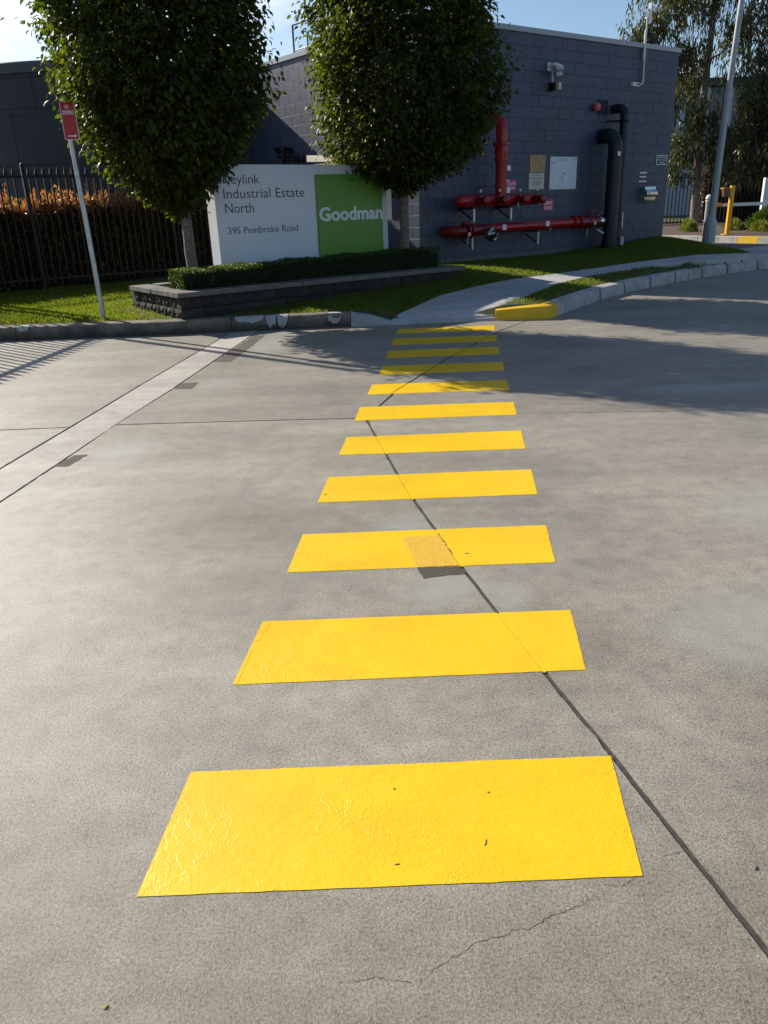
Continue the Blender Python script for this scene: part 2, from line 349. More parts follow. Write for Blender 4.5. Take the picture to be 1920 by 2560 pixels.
class MB:
    def __init__(s): s.v = []; s.f = []
    def add(s, vs, fs):
        b = len(s.v); s.v += [tuple(p) for p in vs]; s.f += [tuple(i + b for i in f) for f in fs]; return s
    def mesh(s, name, org=(0, 0, 0), smooth=False):
        me = bpy.data.meshes.new(name)
        me.from_pydata([(x - org[0], y - org[1], z - org[2]) for x, y, z in s.v], [], s.f)
        me.validate(); me.update()
        if smooth:
            me.polygons.foreach_set('use_smooth', [True] * len(me.polygons))
            try: me.set_sharp_from_angle(angle=math.radians(40))
            except Exception: pass
        return me
    def hexa(s, p):   # 8 points: bottom 4 ccw, top 4 ccw
        return s.add(p, [(3, 2, 1, 0), (4, 5, 6, 7), (0, 1, 5, 4), (1, 2, 6, 5), (2, 3, 7, 6), (3, 0, 4, 7)])
    def box(s, x0, x1, y0, y1, z0, z1):
        return s.hexa([(x0, y0, z0), (x1, y0, z0), (x1, y1, z0), (x0, y1, z0), (x0, y0, z1), (x1, y0, z1), (x1, y1, z1), (x0, y1, z1)])
    def ubox(s, u0, u1, v0, v1, z0, z1):   # box in the facade frame
        return s.hexa([W(u0, v0, z0), W(u1, v0, z0), W(u1, v1, z0), W(u0, v1, z0), W(u0, v0, z1), W(u1, v0, z1), W(u1, v1, z1), W(u0, v1, z1)])
    def bbox(s, u0, u1, v0, v1, z0, z1, c=0.006):   # facade-frame box with chamfered front edge loop
        p = []
        for v, e in ((v0, c), (v0 + c, 0), (v1, 0)):
            p += [W(u0 + e, v, z0 + e), W(u1 - e, v, z0 + e), W(u1 - e, v, z1 - e), W(u0 + e, v, z1 - e)]
        f = [(0, 1, 2, 3)]
        for k in (0, 4):
            for i in range(4):
                j = (i + 1) % 4; f.append((k + j, k + i, k + 4 + i, k + 4 + j))
        f.append((11, 10, 9, 8)); return s.add(p, f)
    def tube(s, path, rad, n=12, caps=True):
        pts = [Vector(p) for p in path]; R = rad if isinstance(rad, (list, tuple)) else [rad] * len(pts)
        rings = []; prev = None
        for i, p in enumerate(pts):
            if i == 0: t = pts[1] - p
            elif i == len(pts) - 1: t = p - pts[i - 1]
            else: t = (pts[i + 1] - p).normalized() + (p - pts[i - 1]).normalized()
            if t.length < 1e-9: t = Vector((0, 0, 1))
            t.normalize()
            if prev is None:
                a = Vector((0, 0, 1)) if abs(t.z) < 0.9 else Vector((1, 0, 0))
                x = t.cross(a).normalized()
            else:
                x = prev - t * prev.dot(t); x.normalize()
            prev = x; y = t.cross(x)
            rings.append([p + R[i] * (math.cos(2 * math.pi * k / n) * x + math.sin(2 * math.pi * k / n) * y) for k in range(n)])
        b = [q for r in rings for q in r]; f = []
        for i in range(len(rings) - 1):
            for k in range(n):
                k2 = (k + 1) % n; f.append((i * n + k, i * n + k2, (i + 1) * n + k2, (i + 1) * n + k))
        if caps:
            f.append(tuple(range(n - 1, -1, -1))); f.append(tuple((len(rings) - 1) * n + k for k in range(n)))
        return s.add(b, f)
    def cyl(s, p0, p1, r0, r1=None, n=14): return s.tube([p0, p1], [r0, r0 if r1 is None else r1], n)
    def lathe(s, p0, axis, prof, n=18):   # prof: (dist along axis, radius)
        a = Vector(axis).normalized(); p0 = Vector(p0)
        return s.tube([p0 + a * d for d, r in prof], [max(r, 1e-4) for d, r in prof], n)
    def sphere(s, c, r, n=10, m=6, sz=1.0):
        vs = []; fs = []
        for i in range(m + 1):
            th = math.pi * i / m
            for k in range(n):
                ph = 2 * math.pi * k / n
                vs.append((c[0] + r * math.sin(th) * math.cos(ph), c[1] + r * math.sin(th) * math.sin(ph), c[2] + r * sz * math.cos(th)))
        for i in range(m):
            for k in range(n):
                k2 = (k + 1) % n; fs.append((i * n + k, (i + 1) * n + k, (i + 1) * n + k2, i * n + k2))
        return s.add(vs, fs)
    def prism(s, poly, z0, z1):
        n = len(poly); vs = [(x, y, z0) for x, y in poly] + [(x, y, z1) for x, y in poly]
        fs = [tuple(range(n - 1, -1, -1)), tuple(range(n, 2 * n))] + [(i, (i + 1) % n, n + (i + 1) % n, n + i) for i in range(n)]
        return s.add(vs, fs)
    def uprism(s, poly, v0, v1):   # polygon in (u,z), thickness along v
        n = len(poly); vs = [W(u, v0, z) for u, z in poly] + [W(u, v1, z) for u, z in poly]
        fs = [tuple(range(n)), tuple(range(2 * n - 1, n - 1, -1))] + [((i + 1) % n, i, n + i, n + (i + 1) % n) for i in range(n)]
        return s.add(vs, fs)

def raw_mesh(name, verts, faces, k):
    """verts (N,3), faces (F,k) numpy -> mesh, fast"""
    me = bpy.data.meshes.new(name); verts = np.asarray(verts, np.float32); faces = np.asarray(faces, np.int32)
    me.vertices.add(len(verts)); me.vertices.foreach_set('co', verts.ravel())
    me.loops.add(faces.size); me.loops.foreach_set('vertex_index', faces.ravel())
    me.polygons.add(len(faces)); me.polygons.foreach_set('loop_start', np.arange(0, faces.size, k, dtype=np.int32))
    me.polygons.foreach_set('loop_total', np.full(len(faces), k, np.int32))
    me.update(calc_edges=True); return me

def text_mesh(s, u0, u1, zb, cap, v, thick=0.003, bold=0.0, plane=None):
    """lettering fitted to width u0..u1, baseline zb, capital height cap; returns an MB in world coordinates"""
    cu = bpy.data.curves.new('lettering', 'FONT'); cu.body = s; cu.size = 1.0; cu.extrude = 0.0; cu.offset = bold; cu.resolution_u = 3
    o = bpy.data.objects.new('lettering_source', cu); COL.objects.link(o)
    bpy.context.view_layer.update()
    me = bpy.data.meshes.new_from_object(o.evaluated_get(bpy.context.evaluated_depsgraph_get()))
    bpy.data.objects.remove(o); bpy.data.curves.remove(cu)
    P = [tuple(q.co) for q in me.vertices]; F = [tuple(p.vertices) for p in me.polygons]
    bpy.data.meshes.remove(me)
    xs = [p[0] for p in P]; x0, x1 = min(xs), max(xs); capu = 0.70
    mb = MB(); vs = []
    pl = plane or (lambda u, v, z: W(u, v, z))
    for x, y, z in P:
        vs.append(pl(u0 + (x - x0) / (x1 - x0) * (u1 - u0), v, zb + y / capu * cap))
    n = len(vs); back = [pl(u0 + (x - x0) / (x1 - x0) * (u1 - u0), v + thick, zb + y / capu * cap) for x, y, z in P]
    from collections import Counter
    ed = Counter(); dirn = {}
    for f in F:
        for a, b2 in zip(f, f[1:] + f[:1]):
            ed[frozenset((a, b2))] += 1; dirn[frozenset((a, b2))] = (a, b2)
    fs = list(F) + [tuple(i + n for i in reversed(f)) for f in F]
    for e, c in ed.items():
        if c == 1:
            a, b2 = dirn[e]; fs.append((b2, a, a + n, b2 + n))
    mb.add(vs + back, fs); return mb

# ------------------------------------------------------------------ terrain
KF = [(-16, 9.70), (-9, 9.74), (-4.71, 9.76), (-2.61, 9.76), (-1.82, 9.83), (-0.90, 9.905), (-0.33, 9.922), (0.26, 9.925), (0.80, 9.96), (1.51, 9.99), (2.20, 9.93),
      (2.40, 10.28), (2.76, 10.87), (3.53, 12.04), (4.26, 12.88), (5.28, 13.92), (6.65, 15.10), (7.775, 15.80), (9.6, 16.7), (14.0, 17.9), (24, 19.0)]   # kerb foot line
PL = [(0.222, 10.093, .08), (0.908, 11.256, .19), (1.546, 12.086, .22), (2.149, 12.637, .25), (3.072, 13.111, .28), (4.714, 14.395, .31), (6.217, 15.513, .32), (7.281, 15.75, .30), (7.9, 16.2, .27)]
PR = [(1.53, 10.135, .10), (1.977, 10.645, .19), (2.741, 12.048, .21), (3.477, 12.913, .235), (4.542, 13.845, .26), (5.972, 14.874, .27), (7.298, 15.60, .265), (7.95, 15.98, .25)]
def resample(line, n):
    P = np.array(line, float); s = np.r_[0, np.cumsum(np.linalg.norm(np.diff(P[:, :2], axis=0), axis=1))]
    t = np.linspace(0, s[-1], n); return np.stack([np.interp(t, s, P[:, k]) for k in range(P.shape[1])], 1)
cps = []
kr = resample(KF[2:18], 30)
for i, (x, y) in enumerate(kr):
    a = kr[max(i - 1, 0)]; b = kr[min(i + 1, len(kr) - 1)]; t = (b - a) / np.linalg.norm(b - a); n_ = np.array([-t[1], t[0]])
    cps.append((*(np.array([x, y]) + n_ * 0.2), (0.03 if 0.12 < x < 1.5 else 0.165) + (0.03 * max(0, x - 3) / 5)))
cps += [(x, 9.95, .165) for x in (-13, -9, -6.5)]
cps += [tuple(p) for p in resample(PL, 9)[1:]] + [tuple(p) for p in resample(PR, 8)[1:]]
cps += [W(-5, 5.74, .16), W(-1, 5.74, .19), W(2.3, 5.74, .27), W(6, 6, .38), W(-8, 8, .16), W(0, 9, .25), W(4, 10, .4)]
cps += [W(-.1, -.05, .175), W(-.05, 1.5, .19), W(2.3, -.05, .235), W(4.75, -.05, .33), W(4.75, 1.6, .35), W(2.3, 1.7, .27)]
cps += [W(5.57, 2.1, .35), W(6.7, 2.1, .345), W(7.9, 2.1, .345), W(9.1, 2.1, .35), W(10.2, 2.1, .40), W(11.6, 2.1, .45), W(12.94, 2.1, .50), W(12.2, 1.4, .45), W(9.1, 1.0, .335)]
cps += [(7.5, 18.1, .36), (7.2, 16.6, .33), (7.45, 15.95, .27), (8.2, 16.6, .235), (8.3, 17.6, .24), (9.5, 18.2, .23), (8.0, 19.2, .25), (7.6, 20.5, .26), (12, 19.5, .22), (12, 17.2, .05), (15, 22, .2), (9, 24, .26), (13, 26, .28), (12, 32, .3), (16, 32, .3), (0, 30, .4), (-8, 24, .25)]
cp = np.array(cps); 
def tps_fit(P, lam=0.02):
    n = len(P); d = np.linalg.norm(P[:, None, :2] - P[None, :, :2], axis=2); K = np.where(d > 0, d * d * np.log(d + 1e-9), 0) + lam * np.eye(n)
    A = np.zeros((n + 3, n + 3)); A[:n, :n] = K; A[:n, n] = 1; A[:n, n + 1:] = P[:, :2]; A[n, :n] = 1; A[n + 1:, :n] = P[:, :2].T
    return np.linalg.solve(A, np.r_[P[:, 2], 0, 0, 0])
_tw = tps_fit(cp)
def terrain(x, y):
    x = np.atleast_1d(np.asarray(x, float)); y = np.atleast_1d(np.asarray(y, float)); out = np.empty(len(x))
    for i in range(0, len(x), 20000):
        q = np.stack([x[i:i + 20000], y[i:i + 20000]], 1); d = np.linalg.norm(q[:, None] - cp[None, :, :2], axis=2)
        out[i:i + 20000] = (np.where(d > 0, d * d * np.log(d + 1e-9), 0)) @ _tw[:len(cp)] + _tw[len(cp)] + q @ _tw[len(cp) + 1:]
    return np.clip(out, 0.04, 0.6)
def tz(x, y): return float(terrain([x], [y])[0])
def in_poly(x, y, poly):
    ins = np.zeros(len(x), bool); n = len(poly)
    for i in range(n):
        x1, y1 = poly[i][:2]; x2, y2 = poly[(i + 1) % n][:2]
        c = ((y1 > y) != (y2 > y)) & (x < (x2 - x1) * (y - y1) / (y2 - y1 + 1e-12) + x1); ins ^= c
    return ins
def dist_line(x, y, line):
    dm = np.full(len(x), 1e9)
    for (x1, y1), (x2, y2) in zip([p[:2] for p in line[:-1]], [p[:2] for p in line[1:]]):
        dx, dy = x2 - x1, y2 - y1; t = np.clip(((x - x1) * dx + (y - y1) * dy) / (dx * dx + dy * dy), 0, 1)
        dm = np.minimum(dm, np.hypot(x - x1 - t * dx, y - y1 - t * dy))
    return dm
ROADSIDE = KF + [(24, -20), (-16, -20)]

g0 = MB(); g0.box(-300, 300, -100, 400, -0.6, -0.022)
tag(part('ground', g0, M['ground']), kind='structure')
gx = np.r_[np.arange(-16, -9, .4), np.arange(-9, 10, .08), np.arange(10, 24.1, .4)]; gy = np.r_[np.arange(9.4, 20, .08), np.arange(20, 60, .5)]; GX, GY = np.meshgrid(gx, gy)
fx, fy = GX.ravel(), GY.ravel(); fz = terrain(fx, fy)
rd = in_poly(fx, fy, ROADSIDE); near = dist_line(fx, fy, KF)
fz = np.where(rd | (near < 0.09), -0.06, fz)
pth = in_poly(fx, fy, PL + PR[::-1]) & ~rd
fz = np.where(pth, fz - 0.03, fz)
nxg = len(gx); idx = np.arange(len(fx)).reshape(len(gy), nxg)
q = np.stack([idx[:-1, :-1], idx[:-1, 1:], idx[1:, 1:], idx[1:, :-1]], -1).reshape(-1, 4)
q = q[~(rd[q].all(1))]
lawn = link_mesh('lawn', raw_mesh('lawn', np.stack([fx, fy, fz], 1), q, 4), M['soil']); tag(lawn, kind='structure')

# ------------------------------------------------------------------ road slabs with recessed joints
J1 = [(-0.106, 5.354), (0.128, 3.815), (0.330, 2.806), (0.489, 2.105), (0.598, 1.664), (0.668, 1.355), (0.730, 1.085), (1.06, -0.3), (2.6, -7)]
J2 = [(-0.106, 5.354), (0.161, 6.257), (0.667, 7.507), (1.404, 9.096), (1.951, 9.981), (2.3, 10.45)]
J3 = [(-0.106, 5.354), (-1.0, 5.395), (-1.926, 5.424)]
LS1 = [(-3.35, -7), (-2.72, 0.0), (-2.322, 4.465), (-2.238, 5.385), (-2.12, 6.80), (-1.845, 9.70), (-1.80, 10.3)]
LS2 = [(-3.05, -7), (-2.43, 0.0), (-2.055, 3.874), (-1.995, 4.482), (-1.918, 5.405), (-1.79, 6.55), (-1.68, 7.805), (-1.505, 9.78), (-1.47, 10.3)]
def inset(poly, gaps):
    n = len(poly); out = []
    P = [Vector(p) for p in poly]
    area = sum(P[i].x * P[(i + 1) % n].y - P[(i + 1) % n].x * P[i].y for i in range(n)); sg = 1 if area > 0 else -1
    for i in range(n):
        a, b, c = P[i - 1], P[i], P[(i + 1) % n]; e1 = (b - a).normalized(); e2 = (c - b).normalized()
        n1 = Vector((-e1.y, e1.x)) * sg; n2 = Vector((-e2.y, e2.x)) * sg; g1, g2 = gaps[i - 1], gaps[i]
        den = e1.x * e2.y - e1.y * e2.x
        if abs(den) < 0.02: out.append(b + (n1 * g1 + n2 * g2) / 2)
        else:
            p1 = b + n1 * g1; p2 = b + n2 * g2; t = ((p2 - p1).x * e2.y - (p2 - p1).y * e2.x) / den; out.append(p1 + e1 * t)
    return [(p.x, p.y) for p in out]
def chip(poly, step=0.05, amp=0.0009, rough=0.009, lim=None):
    out = []; n = len(poly)
    for i in range(n):
        a, b = Vector(poly[i]), Vector(poly[(i + 1) % n]); L = (b - a).length
        k = max(1, min(220, int(L / step))); nn_ = Vector((-(b - a).y, (b - a).x)).normalized()
        far = max(abs(a.x), abs(b.x)) > 11 and max(abs(a.y), abs(b.y)) > 6
        for j in range(k):
            p = a + (b - a) * (j / k)
            if j and not far:
                p += nn_ * (rng.gauss(0, amp) + (rough * rng.random() if rng.random() < 0.035 else 0))
            out.append((p.x, p.y))
    return out
road = bpy.data.objects.new('road', None); COL.objects.link(road); ORG['road'] = (0, 0, 0); tag(road, kind='structure')
def slab(poly, gaps, mat, label=None):
    p = chip(inset(poly, gaps)); mb = MB(); mb.prism(p, -0.018, 0.0)
    o = part('concrete_slab', mb, mat, road); 
    if label: o['label'] = label
    return o
G, GJ, T, Zr = 0.0095, 0.0095, 0.003, 0.0
yE = 10.42
LJ = [(-4.02, 10.3), (-4.108, 9.61), (-4.236, 8.94), (-4.25, 8.0), (-4.35, 5.37)]
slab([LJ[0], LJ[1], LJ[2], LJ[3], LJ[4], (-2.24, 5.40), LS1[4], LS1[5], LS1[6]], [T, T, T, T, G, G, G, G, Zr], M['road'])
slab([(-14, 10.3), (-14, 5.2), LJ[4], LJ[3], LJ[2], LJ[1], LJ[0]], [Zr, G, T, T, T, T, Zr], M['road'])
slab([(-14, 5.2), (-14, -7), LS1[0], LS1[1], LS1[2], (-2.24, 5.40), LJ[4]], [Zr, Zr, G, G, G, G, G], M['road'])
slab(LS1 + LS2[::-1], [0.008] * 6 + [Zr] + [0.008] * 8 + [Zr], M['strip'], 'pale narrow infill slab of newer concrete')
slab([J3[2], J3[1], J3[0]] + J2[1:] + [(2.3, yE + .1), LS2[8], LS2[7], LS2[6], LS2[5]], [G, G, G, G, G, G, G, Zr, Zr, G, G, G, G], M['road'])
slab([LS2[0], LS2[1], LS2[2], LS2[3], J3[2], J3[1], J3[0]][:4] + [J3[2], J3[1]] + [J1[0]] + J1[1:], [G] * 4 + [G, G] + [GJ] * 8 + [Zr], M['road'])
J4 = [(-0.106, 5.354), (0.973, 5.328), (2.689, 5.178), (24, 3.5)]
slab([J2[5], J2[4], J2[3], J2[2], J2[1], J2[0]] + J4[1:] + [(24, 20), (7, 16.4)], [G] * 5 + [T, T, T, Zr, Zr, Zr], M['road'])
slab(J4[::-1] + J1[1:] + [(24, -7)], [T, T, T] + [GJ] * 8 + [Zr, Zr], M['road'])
# sealant lines sit in the gaps just above the earth
sb = MB(); sb.box(-14, 24, -7, 9.9, -0.021, -0.006); part('joint_sealant', sb, M['joint'], road)
# square repair patches
def patch(poly, mat, z=0.0012, name='repair_patch', amp=0.004, step=0.03):
    mb = MB(); mb.prism(chip(poly, step, amp, 0.0), -0.002, z); return part(name, mb, mat, road)
patch([(-2.0, 4.47), (-1.955, 4.69), (-1.865, 4.695), (-1.905, 4.46)], M['patch'])
patch([(-1.775, 6.56), (-1.752, 6.80), (-1.605, 6.82), (-1.62, 6.55)], M['patch'])
patch([(-1.665, 7.80), (-1.50, 9.49), (-1.362, 9.46), (-1.43, 8.36), (-1.49, 7.765)], M['patch'])
patch([(0.078, 3.205), (0.150, 2.779), (0.322, 2.806), (0.245, 3.235)], M['patch'])
def blob(cx, cy, rx, ry, n=40, rot=0, rough=0.25):
    out = []; ph = [rng.uniform(0, 6.28) for _ in range(4)]
    for i in range(n):
        a = 2 * math.pi * i / n; k = 1 + rough * (0.5 * math.sin(2 * a + ph[0]) + 0.35 * math.sin(3 * a + ph[1]) + 0.25 * math.sin(5 * a + ph[2]) + 0.2 * math.sin(9 * a + ph[3]))
        x, y = rx * k * math.cos(a), ry * k * math.sin(a); out.append((cx + x * math.cos(rot) - y * math.sin(rot), cy + x * math.sin(rot) + y * math.cos(rot)))
    return out
# the crack in front of the nearest bar
cmb = MB()
CR = [[(0.029, 1.037), (0.072, 1.077), (0.11, 1.098), (0.156, 1.13), (0.225, 1.143), (0.235, 1.159), (0.265, 1.152), (0.304, 1.178), (0.338, 1.191), (0.378, 1.204), (0.417, 1.223), (0.453, 1.224)], [(0.453, 1.262), (0.475, 1.252), (0.50, 1.258), (0.53, 1.278)],
      [(0.60, 1.33), (0.63, 1.335), (0.665, 1.345)], [(0.02, 1.045), (-0.05, 1.06), (-0.12, 1.052)]]
for line in CR:
    fine = [Vector(p) for p in resample(line, len(line) * 7)]
    L = []; Rr = []
    for i, p in enumerate(fine):
        t = (fine[min(i + 1, len(fine) - 1)] - fine[max(i - 1, 0)]).normalized(); nrm = Vector((-t.y, t.x)); p = p + nrm * rng.gauss(0, 0.0018)
        wd_ = (0.0003 + 0.0007 * rng.random()) * math.sin(math.pi * (i + .5) / len(fine)) ** 0.4
        L.append((*(p + nrm * wd_), 0.0007)); Rr.append((*(p - nrm * wd_), 0.0007))
    n = len(L); cmb.add(L + Rr, [(n + i, n + i + 1, i + 1, i) for i in range(n - 1)])
part('crack', cmb, M['crack'], road)

# ------------------------------------------------------------------ yellow bars
BARS = [[(-0.578, 1.272), (0.544, 1.278), (0.588, 1.676), (-0.546, 1.674)], [(-0.502, 2.078), (0.627, 2.09), (0.671, 2.479), (-0.459, 2.477)], [(-0.412, 2.88), (0.704, 2.883), (0.75, 3.279), (-0.38, 3.276)],
        [(-0.339, 3.685), (0.791, 3.689), (0.834, 4.085), (-0.303, 4.081)], [(-0.264, 4.488), (0.876, 4.478), (0.921, 4.882), (-0.226, 4.873)], [(-0.185, 5.289), (0.964, 5.287), (1.006, 5.665), (-0.152, 5.678)],
        [(-0.099, 6.082), (1.044, 6.076), (1.083, 6.448), (-0.062, 6.455)], [(-0.002, 6.851), (1.127, 6.85), (1.172, 7.242), (0.035, 7.25)], [(0.075, 7.652), (1.208, 7.65), (1.257, 8.066), (0.113, 8.062)],
        [(0.146, 8.408), (1.297, 8.421), (1.345, 8.83), (0.18, 8.834)], [(0.226, 9.204), (1.386, 9.209), (1.437, 9.575), (0.262, 9.566)]]
WORD = ['nearest yellow painted bar, widest of the crossing, with a wrinkled lower left corner', 'second nearest yellow bar, crossed near its right end by the sealed joint', 'third nearest yellow bar, painted over a dark square mortar patch',
        'fourth nearest yellow bar with a small dark speck near its left end', 'fifth nearest yellow bar, crossed by the joint left of its middle', 'yellow bar on which the four slab joints meet', 'yellow bar just beyond the meeting point of the joints, half in tree shade',
        'fourth yellow bar counted from the kerb ramp, partly shaded', 'third yellow bar counted from the kerb ramp', 'second yellow bar counted from the kerb ramp', 'farthest yellow bar, thin strip right in front of the kerb ramp']
def cut_half(poly, a, b, keep_left, gap):
    a, b = Vector(a), Vector(b); e = (b - a).normalized(); nrm = Vector((-e.y, e.x)) * (1 if keep_left else -1); out = []; n = len(poly)
    D = [(Vector(p) - a).dot(nrm) - gap for p in poly]
    for i in range(n):
        j = (i + 1) % n
        if D[i] >= 0: out.append(poly[i])
        if (D[i] >= 0) != (D[j] >= 0):
            t = D[i] / (D[i] - D[j]); out.append((poly[i][0] + t * (poly[j][0] - poly[i][0]), poly[i][1] + t * (poly[j][1] - poly[i][1])))
    return out
def seg_at(line, y):
    for p, q_ in zip(line[:-1], line[1:]):
        if min(p[1], q_[1]) <= y <= max(p[1], q_[1]): return p, q_
for i, (B, lab) in enumerate(zip(BARS, WORD)):
    yc = sum(p[1] for p in B) / 4; seg = seg_at(J1, yc) if i < 5 else (seg_at(J2, yc) if i > 5 else None)
    pieces = [B]; groove = None
    if seg and i > 0:
        pieces = [cut_half(B, *seg, True, 0.005), cut_half(B, *seg, False, 0.005)]
        if i < 5: groove = cut_half(cut_half(B, *seg, True, -0.006), *seg, False, -0.006)
    mb = MB()
    for p in pieces:
        if len(p) > 2: mb.prism(chip(p, 0.03, 0.0006, 0.0012), -0.001, 0.0015)
    if groove and len(groove) > 2: mb.prism(groove, -0.011, -0.0025)
    o = part('painted_bar', mb, M['yellow']); tag(o, lab, 'road marking', 'yellow bars of the walkway crossing')
    if i == 2:
        pb = MB(); pb.prism(chip([(0.078, 3.205), (0.129, 2.884), (0.300, 2.886), (0.247, 3.20)], 0.02, 0.003, 0), 0.0012, 0.0027); part('rough_painted_patch', pb, M['yellow_rough'], o)
    if i == 1:
        fl = MB(); fl.prism([(-0.449, 2.470), (-0.472, 2.34), (-0.452, 2.345), (-0.447, 2.40), (-0.436, 2.41), (-0.430, 2.470)], 0.001, 0.0021); part('peeled_flake', fl, M['yellow'], o)
        fl = MB(); fl.prism([(-0.500, 2.082), (-0.475, 2.30), (-0.468, 2.30), (-0.488, 2.082)], 0.001, 0.0021); part('peeled_flake', fl, M['yellow'], o)
# specks and twigs lying on the paint
TW = [((0.0, 1.58), 'small dark twig fleck on the nearest yellow bar, left of middle'), ((0.24, 1.555), 'dark speck on the nearest yellow bar, right of middle'), ((0.0, 1.335), 'short dark twig near the lower edge of the nearest yellow bar'),
      ((0.21, 1.39), 'thin curved dark twig on the right part of the nearest yellow bar'), ((-0.305, 3.80), 'dark seed speck at the left end of the fourth yellow bar'), ((0.35, 3.0), 'brown leaf fragment on the third yellow bar right of the joint'), ((-0.565, 1.02), 'tiny yellow leaf lying on bare concrete below the nearest bar'),
      ((0.80, 1.29), 'dark dead leaf on concrete right of the nearest bar'), ((-.15, 2.7), 'black speck on bare concrete below the third yellow bar')]
for k, ((x, y), lab) in enumerate(TW):
    L_ = [.008, .006, .012, .020, .016, .020, .011, .016, .010][k]; a = [0.9, 0, .1, 1.2, .4, .2, .9, 1.0, .3][k]; mb = MB(); dx, dy = math.cos(a) * L_ / 2, math.sin(a) * L_ / 2
    mb.tube([(x - dx, y - dy, .0018), (x - dx * .3 + dy * .2, y - dy * .3, .0026), (x + dx * .4, y + dy * .4, .0025), (x + dx, y + dy, .0018)], [.0008, .0018 if k in (1, 4, 5, 6, 7) else .0010, .0016 if k in (1, 4, 5, 6, 7) else .0012, .0007], 6)
    tag(part('leaf' if k in (5, 6, 7) else 'twig', mb, M['yellow_steel'] if k == 6 else M['bark']), lab, 'debris')

# ------------------------------------------------------------------ kerb
kerb = bpy.data.objects.new('kerb', None); COL.objects.link(kerb); ORG['kerb'] = (0, 0, 0); tag(kerb, kind='structure')
def kerb_seg(line, heights, mat, label=None, n=None, width=0.17, gap=0.004):
    L = sum(math.dist(a, b) for a, b in zip(line[:-1], line[1:])); n = n or max(2, int(L / 0.12))
    P = resample([(*p, h) for p, h in zip(line, heights)], n + 1); mb = MB(); prof_n = 7; vs = []
    for i in range(n + 1):
        a = P[max(i - 1, 0)][:2]; b = P[min(i + 1, n)][:2]; t = (b - a) / np.linalg.norm(b - a); nr_ = np.array([-t[1], t[0]])
        x, y, h = P[i]; x += (gap if i == 0 else -gap if i == n else 0) * t[0]; y += (gap if i == 0 else -gap if i == n else 0) * t[1]
        f = h / 0.17
        j = rng.gauss(0, 0.0018)
        for off, z in ((0.0, -0.02), (0.004 + j, h * 0.3), (0.014 + j, h * 0.75), (0.026 + j, h * 0.93), (0.048, h - 0.002 + j), (width, h + 0.004), (width + 0.01, -0.02)):
            vs.append((x + nr_[0] * off, y + nr_[1] * off, max(z, -0.02)))
    fs = [(i * prof_n + k, (i + 1) * prof_n + k, (i + 1) * prof_n + k + 1, i * prof_n + k + 1) for i in range(n) for k in range(prof_n - 1)]
    fs += [tuple(range(prof_n)), tuple(n * prof_n + k for k in range(prof_n - 1, -1, -1))]
    mb.add(vs, fs); o = part('kerb_segment', mb, mat, kerb, smooth=True)
    if label: o['label'] = label
    return o
h = 0.17
kerb_seg([(-16, 9.70), (-9, 9.74), (-7.0, 9.75)], [h] * 3, M['kerb']); kerb_seg([(-7.0, 9.75), (-4.71, 9.76), (-4.5, 9.76)], [h] * 3, M['kerb'])
kerb_seg([(-4.5, 9.76), (-2.61, 9.76), (-1.82, 9.83)], [h] * 3, M['kerb']); kerb_seg([(-1.82, 9.83), (-1.26, 9.88)], [h] * 2, M['kerb'])
kerb_seg([(-1.26, 9.88), (-0.90, 9.905), (-0.33, 9.922)], [h] * 3, M['kerb'])
kerb_seg([(-0.33, 9.922), (-0.05, 9.922), (0.18, 9.923)], [h, 0.125, 0.05], M['cement'], 'pale tapering kerb end beside the ramp', gap=0.002)
kerb_seg([(0.18, 9.923), (0.80, 9.96), (1.51, 9.99)], [.05, .035, .04], M['cement'], 'low pale lip at the foot of the footpath', gap=0.0)
kerb_seg([(1.51, 9.99), (1.75, 9.965), (2.12, 9.93), (2.20, 9.945), (2.25, 10.02), (2.36, 10.22)], [.13, .15, h, h, h, h], M['yellow_kerb'], 'yellow painted kerb end')
kerb_seg([(2.36, 10.22), (2.76, 10.87), (2.80, 10.93)], [h] * 3, M['kerb_pale'], 'short whitish kerb piece next to the yellow end'); 
rest = [(2.80, 10.93), (3.05, 11.32), (3.53, 12.04), (4.26, 12.88), (5.28, 13.92), (6.65, 15.10), (7.775, 15.80), (9.6, 16.7), (14.0, 17.9), (24, 19.0)]
rs = resample(rest, 400); cum = np.r_[0, np.cumsum(np.linalg.norm(np.diff(rs, axis=0), axis=1))]
cuts = [0, 0.95, 1.9, 2.85, 3.8, 4.75, 5.7, 6.7, 7.8, 10.5, 14, cum[-1]]
for a, b in zip(cuts[:-1], cuts[1:]):
    k = (cum >= a - 1e-6) & (cum <= b + 1e-6); seg = [tuple(p) for p in rs[k]]
    if len(seg) > 1: kerb_seg(seg, [h] * len(seg), M['kerb_pale'], gap=0.003)
